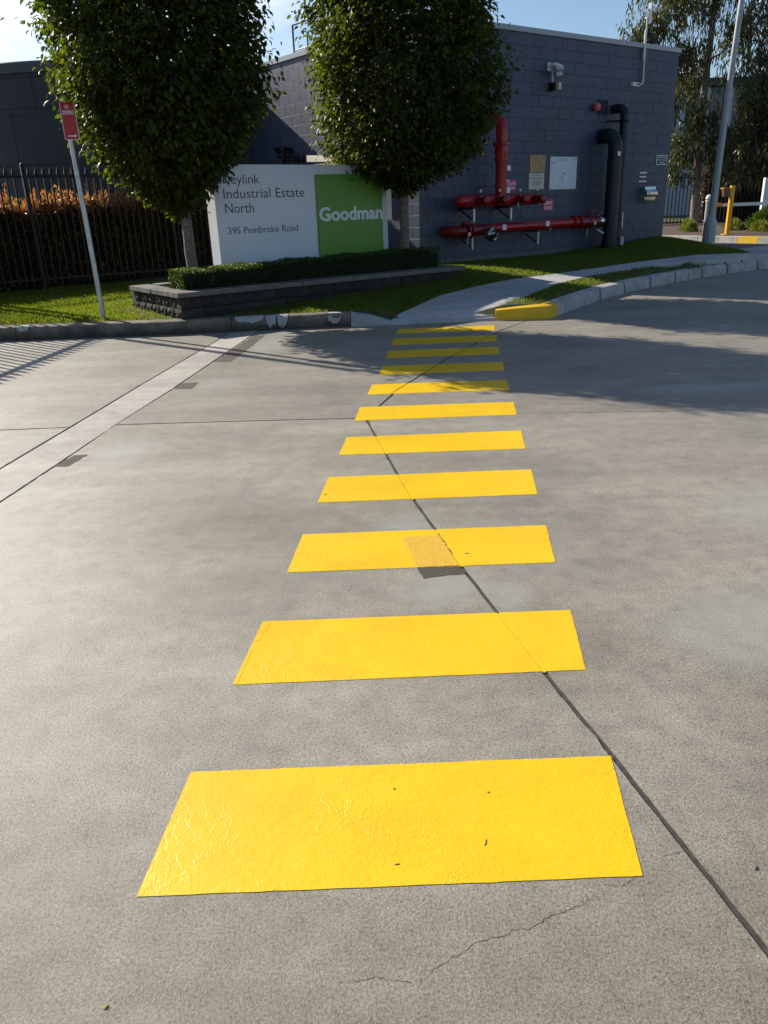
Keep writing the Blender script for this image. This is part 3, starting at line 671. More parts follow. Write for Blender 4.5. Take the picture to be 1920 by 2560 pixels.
# white cement patches smeared on the kerb
def cement_on_kerb(x0, x1, lo, hi, seed):
    r = random.Random(seed); n = 18; top = []; bot = []
    for i in range(n + 1):
        x = x0 + (x1 - x0) * i / n; y = np.interp(x, [p[0] for p in KF[:10]], [p[1] for p in KF[:10]]); e = math.sin(math.pi * min(1, max(0, i / n))) ** 0.35
        zl = hi - (hi - lo) * e * (0.65 + 0.35 * r.random())
        top.append((x, y + 0.02, hi)); bot.append((x, y + 0.012 * zl / 0.17 - 0.0045, zl))
    mb = MB(); m_ = n + 1; back = [(x, y + 0.05, z) for x, y, z in top] 
    # front sheet, top sheet
    tp = [(x, y + 0.10, 0.1765) for x, y, z in top]; md = [(x, y - 0.0015 + 0.003, hi - 0.008) for x, y, z in top]; ed = [(x, y + 0.024, 0.1735) for x, y, z in top]
    vs = bot + md + ed + tp; fs = []
    for k in range(3):
        fs += [(k * m_ + i, k * m_ + i + 1, (k + 1) * m_ + i + 1, (k + 1) * m_ + i) for i in range(n)]
    mb.add(vs, fs); part('cement_patch', mb, M['cement'], kerb, smooth=True)
cement_on_kerb(-1.78, -1.42, .095, .165, 3); cement_on_kerb(-1.40, -1.265, .02, .165, 4); cement_on_kerb(-1.255, -1.12, .01, .165, 5); cement_on_kerb(-.62, -.45, .03, .15, 6); cement_on_kerb(-4.48, -4.33, .09, .165, 7)

# ------------------------------------------------------------------ footpath slabs
fp = bpy.data.objects.new('footpath', None); COL.objects.link(fp); ORG['footpath'] = (0, 0, 0); tag(fp, kind='structure')
Lr = resample(PL, 61); Rr_ = resample(PR, 61)
nsl = 7
for k in range(nsl):
    i0 = k * 60 // nsl; i1 = (k + 1) * 60 // nsl; vs = []; m_ = 5
    for i in range(i0, i1 + 1):
        a, b = Lr[i].copy(), Rr_[i].copy()
        if k == 0 and i == i0: a[:] = (0.19, 9.99, .052); b[:] = (1.50, 10.06, .045)
        e = (0.003 if i == i0 and k else 0) - (0.003 if i == i1 else 0)
        nx_ = Lr[min(i + 1, 60)] - Lr[max(i - 1, 0)]; nx_ /= np.linalg.norm(nx_)
        for j in range(m_ + 1):
            p = a + (b - a) * j / m_ + nx_ * e; vs.append((p[0], p[1], p[2] + 0.012))
    n = i1 - i0; W_ = m_ + 1; top = len(vs)
    vs += [(x, y, z - 0.14) for x, y, z in vs]
    fs = [(i * W_ + j, i * W_ + j + 1, (i + 1) * W_ + j + 1, (i + 1) * W_ + j) for i in range(n) for j in range(m_)]
    ring = [j for j in range(W_)] + [i * W_ + m_ for i in range(1, n + 1)] + [n * W_ + j for j in range(m_ - 1, -1, -1)] + [i * W_ for i in range(n - 1, 0, -1)]
    fs += [(ring[(i + 1) % len(ring)], ring[i], ring[i] + top, ring[(i + 1) % len(ring)] + top) for i in range(len(ring))]
    fs = [f[::-1] for f in fs]
    mb = MB(); mb.add(vs, [f[::-1] for f in fs]); part('paving_slab', mb, M['path'], fp)

# ------------------------------------------------------------------ driveway, apron and island kerb on the right
mb = MB(); mb.prism([(7.62, 15.86), (12, 17.45), (24, 18.6), (24, 18.0), (24, 19.8), (12, 18.6), (9.05, 18.30), (7.85, 17.5), (7.66, 16.8)][:3] + [(24, 20.2), (12, 18.9), (9.05, 18.35), (7.85, 17.52), (7.55, 16.4)], 0.10, 0.285); tag(part('driveway_apron', mb, M['apron']), kind='structure')
mb = MB(); mb.prism([(7.55, 17.3), (7.85, 17.53), (9.05, 18.36), (12, 18.91), (24, 20.21), (24, 24), (12, 22), (9.4, 18.6), (8.42, 20.06), (7.0, 22.4), (6.6, 22.4), (7.1, 19.5)], 0.12, 0.289); tag(part('driveway', mb, M['drive']), kind='structure')
ik = bpy.data.objects.new('island_kerb', None); COL.objects.link(ik); ORG['island_kerb'] = (0, 0, 0); tag(ik, kind='structure')
IK = [(7.0, 22.35), (8.42, 20.06), (9.02, 19.08), (9.32, 18.59), (9.8, 18.2), (12, 18.6)]
def island(a, b, mat, z0=0.25, z1=0.43, wd=0.34):
    a, b = Vector(a), Vector(b); t = (b - a).normalized(); n_ = Vector((-t.y, t.x)) * -1; n_ = n_ if n_.x > 0 else -n_
    mb = MB(); a2, b2 = a + t * .004, b - t * .004
    q0 = [a2, b2, b2 + n_ * wd, a2 + n_ * wd]; mb.hexa([(*p, z0) for p in q0] + [(*(p + n_ * (0.02 if k in (0, 1) else 0)), z1) for k, p in enumerate(q0)])
    return part('kerb_segment', mb, mat, ik)
ip = resample(IK[:4], 9)
for k in range(8):
    island(tuple(ip[k]), tuple(ip[k + 1]), M['yellow_kerb'] if k == 6 else M['kerb_pale'])
gb = MB(); gb.prism([(7.25, 22.4), (8.62, 20.2), (9.6, 18.75), (13, 19.4), (20, 22), (20, 31.4), (7, 31.4)], 0.2, 0.40); tag(part('garden_bed', gb, M['mulch']), kind='structure')

# ------------------------------------------------------------------ pump house
C0U, V0, RU = 5.57, 2.13, 12.94
c0 = W(C0U, V0); LWD = (-0.62, 0.7846); LWN = (-0.7846, -0.62)     # side wall direction (away) and outward normal
def LW(m_, off, z): return (c0[0] + LWD[0] * m_ + LWN[0] * off, c0[1] + LWD[1] * m_ + LWN[1] * off, z)
ph = thing('pump_house', W(9, V0, 0.3), 'blue grey painted block pump house with flat roof and red fire pipes on its front', 'building')
mb = MB(); mb.ubox(C0U + .012, RU - .012, V0 + .006, V0 + .3, 0.0, 4.28); fw = part('front_wall', mb, M['wall'], ph)
mb = MB(); e = 5.8
p4 = [LW(0.02, -.008, 0), LW(e, -.008, 0), LW(e, -.25, 0), LW(0.02, -.25, 0)]
mb.hexa([(x, y, 0.0) for x, y, _ in p4][::-1] + [(x, y, 4.23) for x, y, _ in p4][::-1]); sw = part('side_wall', mb, M['wall'], ph)
mb = MB(); mb.ubox(RU - .25, RU - .003, V0 + .3, V0 + 7, 0, 4.28); part('end_wall', mb, M['wall'], ph)
rb = [LW(0.1, -.2, 0), LW(e, -.2, 0), W(RU - .1, V0 + 7, 0), W(RU - .1, V0 + .1, 0)]
mb = MB(); mb.prism([(x, y) for x, y, _ in rb][::-1], 4.05, 4.15); part('roof', mb, M['trim'], ph)
# metal capping
mb = MB(); mb.bbox(C0U - .03, RU + .03, V0 - .03, V0 + .32, 4.283, 4.375, .008); part('roof_capping', mb, M['trim'], ph)
mb = MB(); q4 = [LW(0.055, .03, 0), LW(e, .03, 0), LW(e, -.27, 0), LW(0.055, -.27, 0)]
mb.hexa([(x, y, 4.233) for x, y, _ in q4][::-1] + [(x, y, 4.322) for x, y, _ in q4][::-1]); part('roof_capping', mb, M['trim'], ph)
# concrete blocks, each its own object
def block_mesh(L, Hh, D=0.016, c=0.003):
    mb = MB(); vs = []
    for y, e_ in ((0, c), (c, 0), (D, 0)):
        vs += [(e_, y, e_), (L - e_, y, e_), (L - e_, y, Hh - e_), (e_, y, Hh - e_)]
    fs = [(0, 1, 2, 3)]
    for k in (0, 4):
        for i in range(4): j = (i + 1) % 4; fs.append((k + j, k + i, k + 4 + i, k + 4 + j))
    mb.add(vs, fs); return mb.mesh('block')
JT = 0.005
full = block_mesh(0.4 - JT, 0.2 - JT); half = block_mesh(0.2 - JT, 0.2 - JT)
full.materials.append(M['wall']); half.materials.append(M['wall'])
cand = []
for r in range(21):
    z = 0.08 + 0.2 * r
    if z + .2 > 4.285: continue
    u = C0U; first = True
    while u < RU - 0.05:
        L = 0.2 if (first and r % 2) else 0.4; first = False
        if u + L > RU + 0.01: L = 0.2
        if u + L > RU + 0.03: break
        pri = (0 if u > 7.75 and z > .35 else 5) + (12.94 - u) * 0.02
        cand.append((pri, 'f', u, z, L)); u += L
    m_ = 0.0; first = True; zz = z - 0.05
    while m_ < e - .1:
        L = 0.2 if (first and r % 2 == 0) else 0.4; first = False
        vis = 1.5 < m_ < 4.7 and zz > 2.15 and zz < 4.2
        if zz + .2 <= 4.235: cand.append((0.05 if vis else 6, 's', m_, zz, L))
        m_ += L
cand.sort(key=lambda a: a[0])
sang = math.atan2(LWD[1], LWD[0])
restf, rests = MB(), MB()
for k, (pr_, kind, a, z, L) in enumerate(cand):
    src = full if L > .3 else half
    if kind == 'f': pos = W(a + JT / 2, V0 + rng.gauss(0, .0008), z + JT / 2); rot = ANG
    else: pos = LW(a + L - JT / 2, 0.0, z + JT / 2); rot = sang + math.pi
    if k < 300: link_mesh('block', src, None, fw if kind == 'f' else sw, pos, rot)
    else:
        c_, s_ = math.cos(rot), math.sin(rot)
        (restf if kind == 'f' else rests).add([(pos[0] + v.co.x * c_ - v.co.y * s_, pos[1] + v.co.x * s_ + v.co.y * c_, pos[2] + v.co.z) for v in src.vertices], [tuple(p.vertices) for p in src.polygons])
tag(part('block_courses', restf, M['wall'], fw), kind='stuff'); tag(part('block_courses', rests, M['wall'], sw), kind='stuff')

def P_(u, off, z): return W(u, V0 - off, z)        # point in front of the facade
def bend(pts, r=0.15, n=6):
    """round the inner corners of a polyline"""
    P = [Vector(p) for p in pts]; out = [P[0]]
    for i in range(1, len(P) - 1):
        a = (P[i - 1] - P[i]).normalized(); b = (P[i + 1] - P[i]).normalized(); s, t = P[i] + a * r, P[i] + b * r
        for k in range(n + 1):
            q_ = k / n; out.append((1 - q_) ** 2 * s + 2 * q_ * (1 - q_) * P[i] + q_ ** 2 * t)
    out.append(P[-1]); return out
def flange(mb, p, ax, r, t=0.03):
    mb.lathe(p, ax, [(-t, r * .98), (-t * .9, r), (-t * .08, r), (-t * .06, r * .97), (t * .06, r * .97), (t * .08, r), (t * .9, r), (t, r * .98)], 18)
    a = Vector(ax).normalized(); x_ = a.orthogonal().normalized(); y_ = a.cross(x_)
    for k in range(8):
        q_ = Vector(p) + (x_ * math.cos(k * .7854) + y_ * math.sin(k * .7854)) * r * .86; mb.cyl(q_ - a * (t + .014), q_ + a * (t + .014), .0125, None, 6)
du = (DX, DY, 0); dv = (DY, -DX, 0)    # along the wall / out of the wall

# upper red manifold (sprinkler booster)
ub = thing('sprinkler_booster', W(7.2, V0, 1.3), 'red sprinkler booster manifold with tall riser pipe and four capped outlets', 'fire pipe')
mb = MB(); mb.tube(bend([P_(7.2, .02, 2.84), P_(7.2, .4, 2.84), P_(7.2, .4, 2.35)], .28, 8), .104, 20); part('elbow', mb, M['red'], ub, True)
mb = MB(); mb.tube([P_(7.2, .4, 2.42), P_(7.2, .4, 2.36), P_(7.2, .4, 2.24), P_(7.2, .4, 2.12), P_(7.2, .4, 1.45)], [.104, .124, .124, .104, .104], 20); part('riser_pipe', mb, M['red'], ub, True)
for z, r in ((2.385, .158), (2.13, .13), (1.70, .122)): mb = MB(); flange(mb, P_(7.2, .4, z), (0, 0, 1), r, .022); part('flange', mb, M['red'], ub, True)
mb = MB(); mb.lathe(P_(6.10, .4, 1.44), du, [(0, .02), (.015, .065), (.05, .097), (.1, .106), (2.0, .106), (2.03, .106)], 20); part('header_pipe', mb, M['red'], ub, True)
mb = MB(); mb.sphere(P_(8.14, .4, 1.44), .108, 14, 8); part('end_cap', mb, M['red'], ub, True)
for k, u in enumerate((6.55, 7.03, 7.56, 8.02)):
    mb = MB(); mb.lathe(P_(u, .45, 1.44), dv, [(0, .07), (.1, .07), (.11, .088), (.14, .088), (.145, .062), (.2, .062)], 16); o = part('outlet_valve', mb, M['red_dark'], ub, True)
    c_ = MB(); c_.lathe(P_(u, .655, 1.44), dv, [(0, .055), (.01, .078), (.07, .078), (.085, .05), (.09, .03)], 14); part('outlet_cap', c_, M['red_dark'], o, True)
    c_ = MB(); c_.cyl(P_(u, .55, 1.50), P_(u, .55, 1.585), .012, None, 8); part('valve_stem', c_, M['red_dark'], o, True)
    c_ = MB(); c_.lathe(P_(u, .545, 1.60), dv, [(0, .01), (.003, .027), (.012, .03), (.016, .012)], 12); part('round_tag', c_, M['pic'] if k == 1 else M['cream'], o, True)
    c_ = MB(); c_.tube([P_(u + .12, .56, 1.52), P_(u + .165, .6, 1.47), P_(u + .165, .6, 1.41), P_(u + .14, .58, 1.36)], .010, 6); part('strap', c_, M['galv'], o)
mb = MB(); mb.lathe(P_(8.12, .45, 1.42), (DX * .6 + DY * .6, DY * .6 - DX * .6, 0), [(0, .045), (.12, .045), (.125, .068), (.17, .068), (.175, .04)], 14); part('drain_outlet', mb, M['red_dark'], ub, True)
for u in (6.50, 7.45):
    mb = MB(); mb.ubox(u - .022, u + .022, V0 - .44, V0 - .40, 1.08, 1.33); part('bracket_leg', mb, M['galv'], ub)
    mb = MB(); mb.ubox(u - .02, u + .02, V0 - .45, V0 - .002, 1.30, 1.335); mb.tube([P_(u, .42, 1.10), P_(u + .02, .02, 1.30)], .014, 6); part('bracket_arm', mb, M['black'], ub)
for z in (1.98, 1.60):
    mb = MB(); mb.ubox(7.245, 7.335, V0 - .512, V0 - .497, z - .045, z + .045); part('white_label', mb, M['white'], ub)
mb = MB(); mb.lathe(P_(7.50, .56, 1.27), (0, 0, 1), [(0, .022), (.03, .03), (.05, .016), (.07, .016), (.08, .03), (.11, .022)], 10); part('drain_cock', mb, M['galv'], ub, True)

# lower red pipe (hydrant booster)
lb = thing('hydrant_booster', W(8.3, V0, 0.9), 'long horizontal red hydrant booster pipe low on the wall with two chrome caps', 'fire pipe')
mb = MB(); mb.tube(bend([P_(6.12, .02, .93), P_(6.12, .36, .93), P_(6.9, .36, .94)], .2, 8), .095, 18); part('elbow', mb, M['red_dark'], lb, True)
mb = MB(); mb.tube([P_(6.55, .36, .945), P_(9.45, .36, .965)], .086, 20); part('main_pipe', mb, M['red'], lb, True)
mb = MB(); mb.lathe(P_(6.40, .36, .94), du, [(-.06, .11), (-.055, .155), (-.02, .155), (-.015, .12), (.02, .12), (.025, .155), (.06, .155), (.065, .11)], 18); part('gate_valve', mb, M['red_dark'], lb, True)
mb = MB(); mb.cyl(P_(6.42, .36, 1.05), P_(6.42, .36, 1.085), .12, None, 16); part('valve_cover', mb, M['red_dark'], lb, True)
for k, u in enumerate((9.32, 9.50)): mb = MB(); flange(mb, P_(u, .36, .965), du, .128, .02); part('flange', mb, M['red'], lb, True)
mb = MB(); mb.tube([P_(9.5, .36, .965), P_(10.05, .36, .965)], .10, 18); mb.sphere(P_(9.80, .36, .955), .132, 14, 8); part('check_valve', mb, M['red_dark'], lb, True)
mb = MB(); mb.cyl(P_(9.86, .36, 1.08), P_(9.86, .36, 1.17), .012, None, 8); mb.cyl(P_(9.86, .36, 1.165), P_(9.86, .36, 1.185), .085, None, 14); part('hand_wheel', mb, M['red_dark'], lb, True)
mb = MB(); mb.lathe(P_(6.84, .40, .86), dv, [(0, .085), (.10, .085), (.105, .125), (.19, .125), (.205, .115), (.208, .085), (.185, .08), (.18, .03), (.215, .028), (.218, .005)], 20); part('chrome_cap', mb, M['steel'], lb, True)
mb = MB(); mb.lathe(P_(10.06, .36, .965), du, [(0, .09), (.02, .122), (.15, .122), (.165, .11), (.17, .02)], 20); part('chrome_cap', mb, M['steel'], lb, True)
for u, z, off in ((7.27, .955, .450), (8.46, .975, .450)):
    mb = MB(); mb.ubox(u - .05, u + .05, V0 - off - .004, V0 - off + .01, z - .045, z + .05); part('white_label', mb, M['white'], lb)
for u in (6.50, 8.26):
    mb = MB(); mb.ubox(u - .018, u + .018, V0 - .40, V0 - .365, .60, .86); part('bracket_leg', mb, M['galv'], lb)
    mb = MB(); mb.ubox(u - .018, u + .018, V0 - .41, V0 - .002, .835, .86); mb.tube([P_(u, .38, .62), P_(u + .02, .02, .80)], .012, 6); part('bracket_arm', mb, M['black'], lb)
mb = MB(); mb.cyl(P_(8.58, .42, .84), P_(8.58, .42, .90), .008, None, 6); part('gauge_stub', mb, M['galv'], lb)
for u, z in ((6.32, .875), (9.83, .93)): mb = MB(); mb.lathe(P_(u, .50, z), dv, [(0, .01), (.003, .036), (.014, .036), (.018, .01)], 12); part('round_tag', mb, M['pic'], lb, True)
for u in (6.30, 9.62): mb = MB(); mb.tube([P_(u, .50, .84), P_(u - .03, .51, .77), P_(u - .03, .51, .70), P_(u, .50, .63)], .006, 6); part('chain', mb, M['galv'], lb)
mb = MB(); mb.tube([P_(9.98, .45, .80), P_(10.06, .47, .76), P_(10.14, .5, .72)], .016, 6); part('hose_tail', mb, M['white_pl'], lb)

# black pipes
bp = thing('black_standpipe', W(10.43, V0 - .3, .4), 'thick black standpipe bending out of the wall down into the grass', 'pipe')
mb = MB(); mb.tube(bend([P_(10.46, -.02, 2.60), P_(10.46, .40, 2.60), P_(10.46, .40, 0.30)], .27, 10), .145, 22); part('main_pipe', mb, M['black_pipe'], bp, True)
mb = MB(); mb.tube([P_(10.46, .40, .56), P_(10.46, .40, .28)], .165, 22); part('base_sleeve', mb, M['black_pipe'], bp, True)
mb = MB(); mb.ubox(10.36, 10.44, V0 - .552, V0 - .535, 2.20, 2.28); part('white_label', mb, M['white'], bp)
bq = thing('black_vent_pipe', W(10.85, V0 - .25, .4), 'thinner black pipe with elbow near the top, right behind the thick standpipe', 'pipe')
mb = MB(); mb.tube(bend([P_(10.82, -.02, 3.12), P_(10.82, .30, 3.12), P_(10.82, .30, .36)], .19, 8), .09, 18); part('main_pipe', mb, M['black_pipe'], bq, True)
mb = MB(); mb.lathe(P_(10.82, .30, 2.84), (0, 0, 1), [(0, .102), (.05, .102)], 16); mb.tube([P_(10.82, .3, 2.88), P_(10.6, .02, 2.88)], .02, 6); part('clamp', mb, M['black'], bq, True)
mb = MB(); mb.tube([P_(10.84, .40, 1.12), P_(10.85, .405, .80)], .022, 8); mb.tube([P_(10.84, .42, .62), P_(10.85, .42, .45)], .05, 8); part('flaking_sealant', mb, M['galv'], bq, True)

# plates and small fittings on the facade
def plate(name, u0, u1, z0, z1, mat, label, cat, group=None, t=.012, off=0.0):
    o = thing(name, W((u0 + u1) / 2, V0, (z0 + z1) / 2), label, cat, group); mb = MB(); mb.bbox(u0, u1, V0 - t - off, V0 - .001 - off, z0, z1, .003); part('panel', mb, mat, o); return o
def lettering(o, s, u0, u1, zb, cap, mat, v, bold=0.0, thick=.002):
    return part('lettering', text_mesh(s, u0, u1, zb, cap, v, thick, bold), mat, o)
def lines(o, rows, mat, v):   # rows of illegibly small print: short raised dashes of word length
    mb = MB()
    for u0, u1, z, hh in rows:
        u = u0
        while u < u1 - .01:
            L = min(rng.uniform(.02, .06), u1 - u); mb.ubox(u, u + L, v, v + .001, z, z + hh); u += L + .012
    return part('small_print', mb, mat, o)
vf = V0 - .0135
o = plate('brass_plate', 8.37, 8.81, 1.932, 2.238, M['brass'], 'dull brass coloured plate on the wall, above the cream notice', 'sign')
lines(o, [(8.42, 8.76, 2.195 - .032 * k, .009) for k in range(8)], M['brown_plate'], vf)
o = plate('cream_notice', 8.355, 8.79, 1.615, 1.918, M['cream'], 'cream notice plate under the brass plate', 'sign')
lines(o, [(8.48, 8.66, 1.885, .012), (8.42, 8.72, 1.865, .008)] + [(8.40, 8.75, 1.812, .018)] + [(8.5, 8.64, 1.785, .008)] + [(8.46, 8.69, 1.765 - .016 * k, .008) for k in range(6)] + [(8.49, 8.66, 1.645, .008)], M['ink'], vf)
o = plate('block_plan_board', 8.95, 9.755, 1.605, 2.212, M['board'], 'large pale blue plan board with faint drawing on the wall', 'sign')
lines(o, [(9.22, 9.50, 2.17, .010), (9.28, 9.42, 2.15, .010), (9.14, 9.54, 2.130, .008), (8.98, 9.12, 2.10, .018), (8.99, 9.06, 2.07, .006), (8.99, 9.05, 2.05, .006), (8.99, 9.05, 2.0, .006), (8.97, 9.07, 1.82, .006), (9.64, 9.72, 2.16, .016), (9.20, 9.28, 1.655, .008), (9.34, 9.42, 1.64, .008), (9.56, 9.64, 1.80, .005)], M['ink'], vf)
mb = MB()
for (a, b) in (((9.30, 1.9), (9.42, 1.9)), ((9.36, 1.93), (9.44, 1.87)), ((9.22, 1.86), (9.25, 1.87)), ((9.36, 1.99), (9.38, 1.99)), ((9.24, 1.96), (9.27, 1.955)), ((9.33, 1.86), (9.33, 1.72)), ((9.20, 1.83), (9.30, 1.825)), ((9.28, 1.83), (9.28, 1.76))):
    mb.tube([W(a[0], vf, a[1]), W(b[0], vf, b[1])], .004, 4)
part('plan_drawing', mb, M['ink'], o)
for k, (u, z) in enumerate(((8.975, 2.19), (9.73, 2.19), (8.98, 1.63), (9.73, 1.63))): mb = MB(); mb.lathe(W(u, V0 - .012, z), dv, [(0, .009), (.004, .006)], 8); part('screw', mb, M['ink'], o)
o = plate('red_placard', 7.715, 8.005, 1.60, 1.80, M['placard_red'], 'red placard lettered SPRINKLER BOOSTER beside the riser pipe', 'sign', None)
for z0, z1, a, b in ((1.705, 1.755, 7.735, 7.985), (1.625, 1.675, 7.735, 7.955)): mb = MB(); mb.ubox(a, b, V0 - .0135, V0 - .0125, z0, z1); part('white_strip', mb, M['signwhite'], o)
lettering(o, 'SPRINKLER', 7.745, 7.975, 1.714, .032, M['placard_red'], V0 - .016); lettering(o, 'BOOSTER', 7.755, 7.935, 1.634, .032, M['placard_red'], V0 - .016)
mb = MB(); mb.ubox(7.717, 7.81, V0 - .0135, V0 - .0125, 1.775, 1.798); part('paper_sticker', mb, M['white'], o)
o = plate('red_placard', 8.785, 9.095, 1.205, 1.42, M['placard_red'], 'red placard lettered HYDRANT BOOSTER below the plan board', 'sign', None)
for z0, z1, a, b in ((1.325, 1.38, 8.82, 9.045), (1.238, 1.29, 8.82, 9.045)): mb = MB(); mb.ubox(a, b, V0 - .0135, V0 - .0125, z0, z1); part('white_strip', mb, M['signwhite'], o)
lettering(o, 'HYDRANT', 8.83, 9.03, 1.335, .034, M['placard_red'], V0 - .016); lettering(o, 'BOOSTER', 8.83, 9.03, 1.247, .034, M['placard_red'], V0 - .016)
o = plate('stop_valve_sign', 12.43, 12.835, 2.06, 2.265, M['white'], 'small black sign with white frame lettered SPRINKLER STOP VALVE INSIDE', 'sign')
mb = MB(); mb.ubox(12.45, 12.815, V0 - .0145, V0 - .0125, 2.075, 2.25); part('black_field', mb, M['letter_dark'], o)
for s_, a, b, z in (('SPRINKLER', 12.475, 12.79, 2.202), ('STOP VALVE', 12.465, 12.80, 2.145), ('INSIDE', 12.53, 12.735, 2.09)): lettering(o, s_, a, b, z, .034, M['letter_white'], V0 - .017, .012)
for k, (a, b, z, lab) in enumerate(((11.87, 12.135, 1.90, 'topmost'), (11.885, 12.11, 1.82, 'middle'), (11.86, 12.13, 1.725, 'lowest'))):
    plate('white_label_strip', a, b, z - .016, z + .016, M['white'], f'{lab} of three short white label strips above the steel box', 'label', 'white strips on the wall', .008)
ks = thing('steel_box', W(12.14, V0, 1.33), 'stainless steel box with bulging curved front on the blue wall', 'box')
prof = [(.0, 1.33), (.13, 1.33), (.14, 1.36), (.15, 1.40), (.185, 1.42), (.20, 1.45), (.20, 1.49), (.185, 1.52), (.15, 1.535), (.14, 1.56), (.13, 1.61), (.0, 1.61)]
mb = MB(); n = len(prof); vs = [W(11.93, V0 - a - .002, z) for a, z in prof] + [W(12.32, V0 - a - .002, z) for a, z in prof]
mb.add(vs, [tuple(range(n - 1, -1, -1)), tuple(range(n, 2 * n))] + [(i, (i + 1) % n, n + (i + 1) % n, n + i) for i in range(n)]); part('housing', mb, M['steel'], ks)
mb = MB(); mb.ubox(11.985, 11.99 + .05, V0 - .206, V0 - .201, 1.44, 1.50); part('lock', mb, M['galv'], ks)
al = thing('alarm_bell', W(10.2, V0, 3.13), 'small round faded red alarm on the wall left of the dark vent', 'alarm')
mb = MB(); mb.lathe(P_(10.19, 0, 3.13), dv, [(0, .05), (.06, .05), (.065, .075), (.11, .078), (.13, .06), (.137, .02)], 18); part('dome', mb, simple('faded_red_plastic', (.5, .10, .12), .5), al, True)
mb = MB(); mb.lathe(P_(10.19, 0.0, 3.13), dv, [(0.001, .07), (.012, .07)], 16); part('backplate', mb, M['red_dark'], al)
vt = thing('wall_vent', W(10.45, V0, 3.14), 'dark louvred vent grille on the wall between alarm and black pipe', 'vent')
mb = MB(); mb.ubox(10.32, 10.60, V0 - .025, V0 - .001, 3.00, 3.015); mb.ubox(10.32, 10.60, V0 - .025, V0 - .001, 3.265, 3.28); mb.ubox(10.32, 10.335, V0 - .025, V0 - .001, 3.015, 3.265); mb.ubox(10.585, 10.60, V0 - .025, V0 - .001, 3.015, 3.265); part('frame', mb, M['fascia'], vt)
for k in range(7):
    z = 3.03 + k * .034; mb = MB(); mb.hexa([W(10.336, V0 - .022, z), W(10.584, V0 - .022, z), W(10.584, V0 - .004, z + .02), W(10.336, V0 - .004, z + .02), W(10.336, V0 - .022, z + .004), W(10.584, V0 - .022, z + .004), W(10.584, V0 - .004, z + .024), W(10.336, V0 - .004, z + .024)]); part('slat', mb, M['fascia'], vt)
cc = thing('security_camera', W(8.85, V0, 3.7), 'white security camera on an elbow bracket high on the wall', 'camera')
mb = MB(); mb.ubox(8.76, 8.86, V0 - .02, V0 - .001, 3.70, 3.84); part('wall_plate', mb, M['white_pl'], cc)
mb = MB(); mb.tube(bend([P_(8.81, .01, 3.78), P_(8.84, .14, 3.80), P_(8.95, .22, 3.74)], .05, 4), .035, 10); part('bracket', mb, M['white_pl'], cc, True)
ax = Vector((-.12, -.95, -.26)).normalized(); a0 = Vector(P_(8.96, .12, 3.70)); sx_ = Vector((ax.y, -ax.x, 0)).normalized() * -1; ux = sx_.cross(ax) * -1
def obox(c, a, b, c2, la, lb_, lc):   # oriented box
    pts = []
    for k in (-1, 1):
        for i, j in ((-1, -1), (1, -1), (1, 1), (-1, 1)): pts.append(tuple(Vector(c) + a * la * i + b * lb_ * j + c2 * lc * k))
    return pts
mb = MB(); mb.hexa(obox(a0 + ax * .10, sx_, ax, ux, .055, .11, .052)); part('body', mb, M['white_pl'], cc)
mb = MB(); mb.hexa(obox(a0 + ax * .13 + ux * .070, sx_, ax, ux, .07, .13, .007)); part('sun_hood', mb, M['white_pl'], cc)
for s_ in (-1, 1): mb = MB(); mb.lathe(a0 + ax * .209 + sx_ * .03 * s_ + ux * .022, tuple(ax), [(0, .016), (.006, .016), (.007, .004)], 10); part('lens', mb, M['letter_dark'], cc)
mb = MB(); mb.lathe(a0 + ax * .209 - ux * .015, tuple(ax), [(0, .016), (.012, .014), (.014, .004)], 10); part('microphone', mb, M['white_pl'], cc)
mb = MB(); mb.tube([P_(8.86, .05, 3.70), P_(8.865, .06, 3.50)], .018, 8); part('conduit', mb, M['white_pl'], cc)
se = thing('sensor_light', W(8.9, V0, 3.4), 'small beige sensor box hanging below the security camera', 'sensor')
mb = MB(); mb.ubox(8.83, 8.90, V0 - .12, V0 - .001, 3.36, 3.50); part('mount', mb, M['black'], se)
mb = MB(); mb.ubox(8.895, 8.97, V0 - .19, V0 - .09, 3.375, 3.495); part('housing', mb, M['pic'], se)
mb = MB(); mb.lathe(P_(8.93, .19, 3.45), dv, [(0, .02), (.008, .016), (.01, .004)], 10); part('eye', mb, M['white_pl'], se)
an = thing('antenna', W(11.65, V0 - .05, 3.6), 'thin white conduit rising over the roof edge to a small panel antenna', 'antenna')
mb = MB(); mb.tube(bend([P_(11.55, .03, 3.60), P_(11.68, .05, 3.62), P_(11.66, .05, 3.80), P_(11.64, .05, 4.95)], .09, 5), .016, 8); part('conduit', mb, M['white_pl'], an, True)
mb = MB(); mb.tube([P_(11.635, .05, 4.05), P_(11.63, .05, 4.6)], .024, 8); part('sleeve', mb, M['white_pl'], an, True)
mb = MB(); mb.ubox(11.66, 11.70, V0 - .12, V0 - .04, 4.72, 5.08); part('antenna_panel', mb, M['white_pl'], an)
for z in (4.80, 4.96): mb = MB(); mb.ubox(11.62, 11.66, V0 - .07, V0 - .03, z, z + .02); part('clamp', mb, M['galv'], an)
jb = thing('junction_box', W(11.42, V0, 3.6), 'small white junction box where the antenna conduit ends', 'box')
mb = MB(); mb.bbox(11.315, 11.53, V0 - .07, V0 - .001, 3.565, 3.64, .006); part('box', mb, M['white_pl'], jb); mb = MB(); mb.tube([P_(11.42, .075, 3.60), P_(11.55, .06, 3.61)], .014, 6); part('cable', mb, M['fascia'], jb)

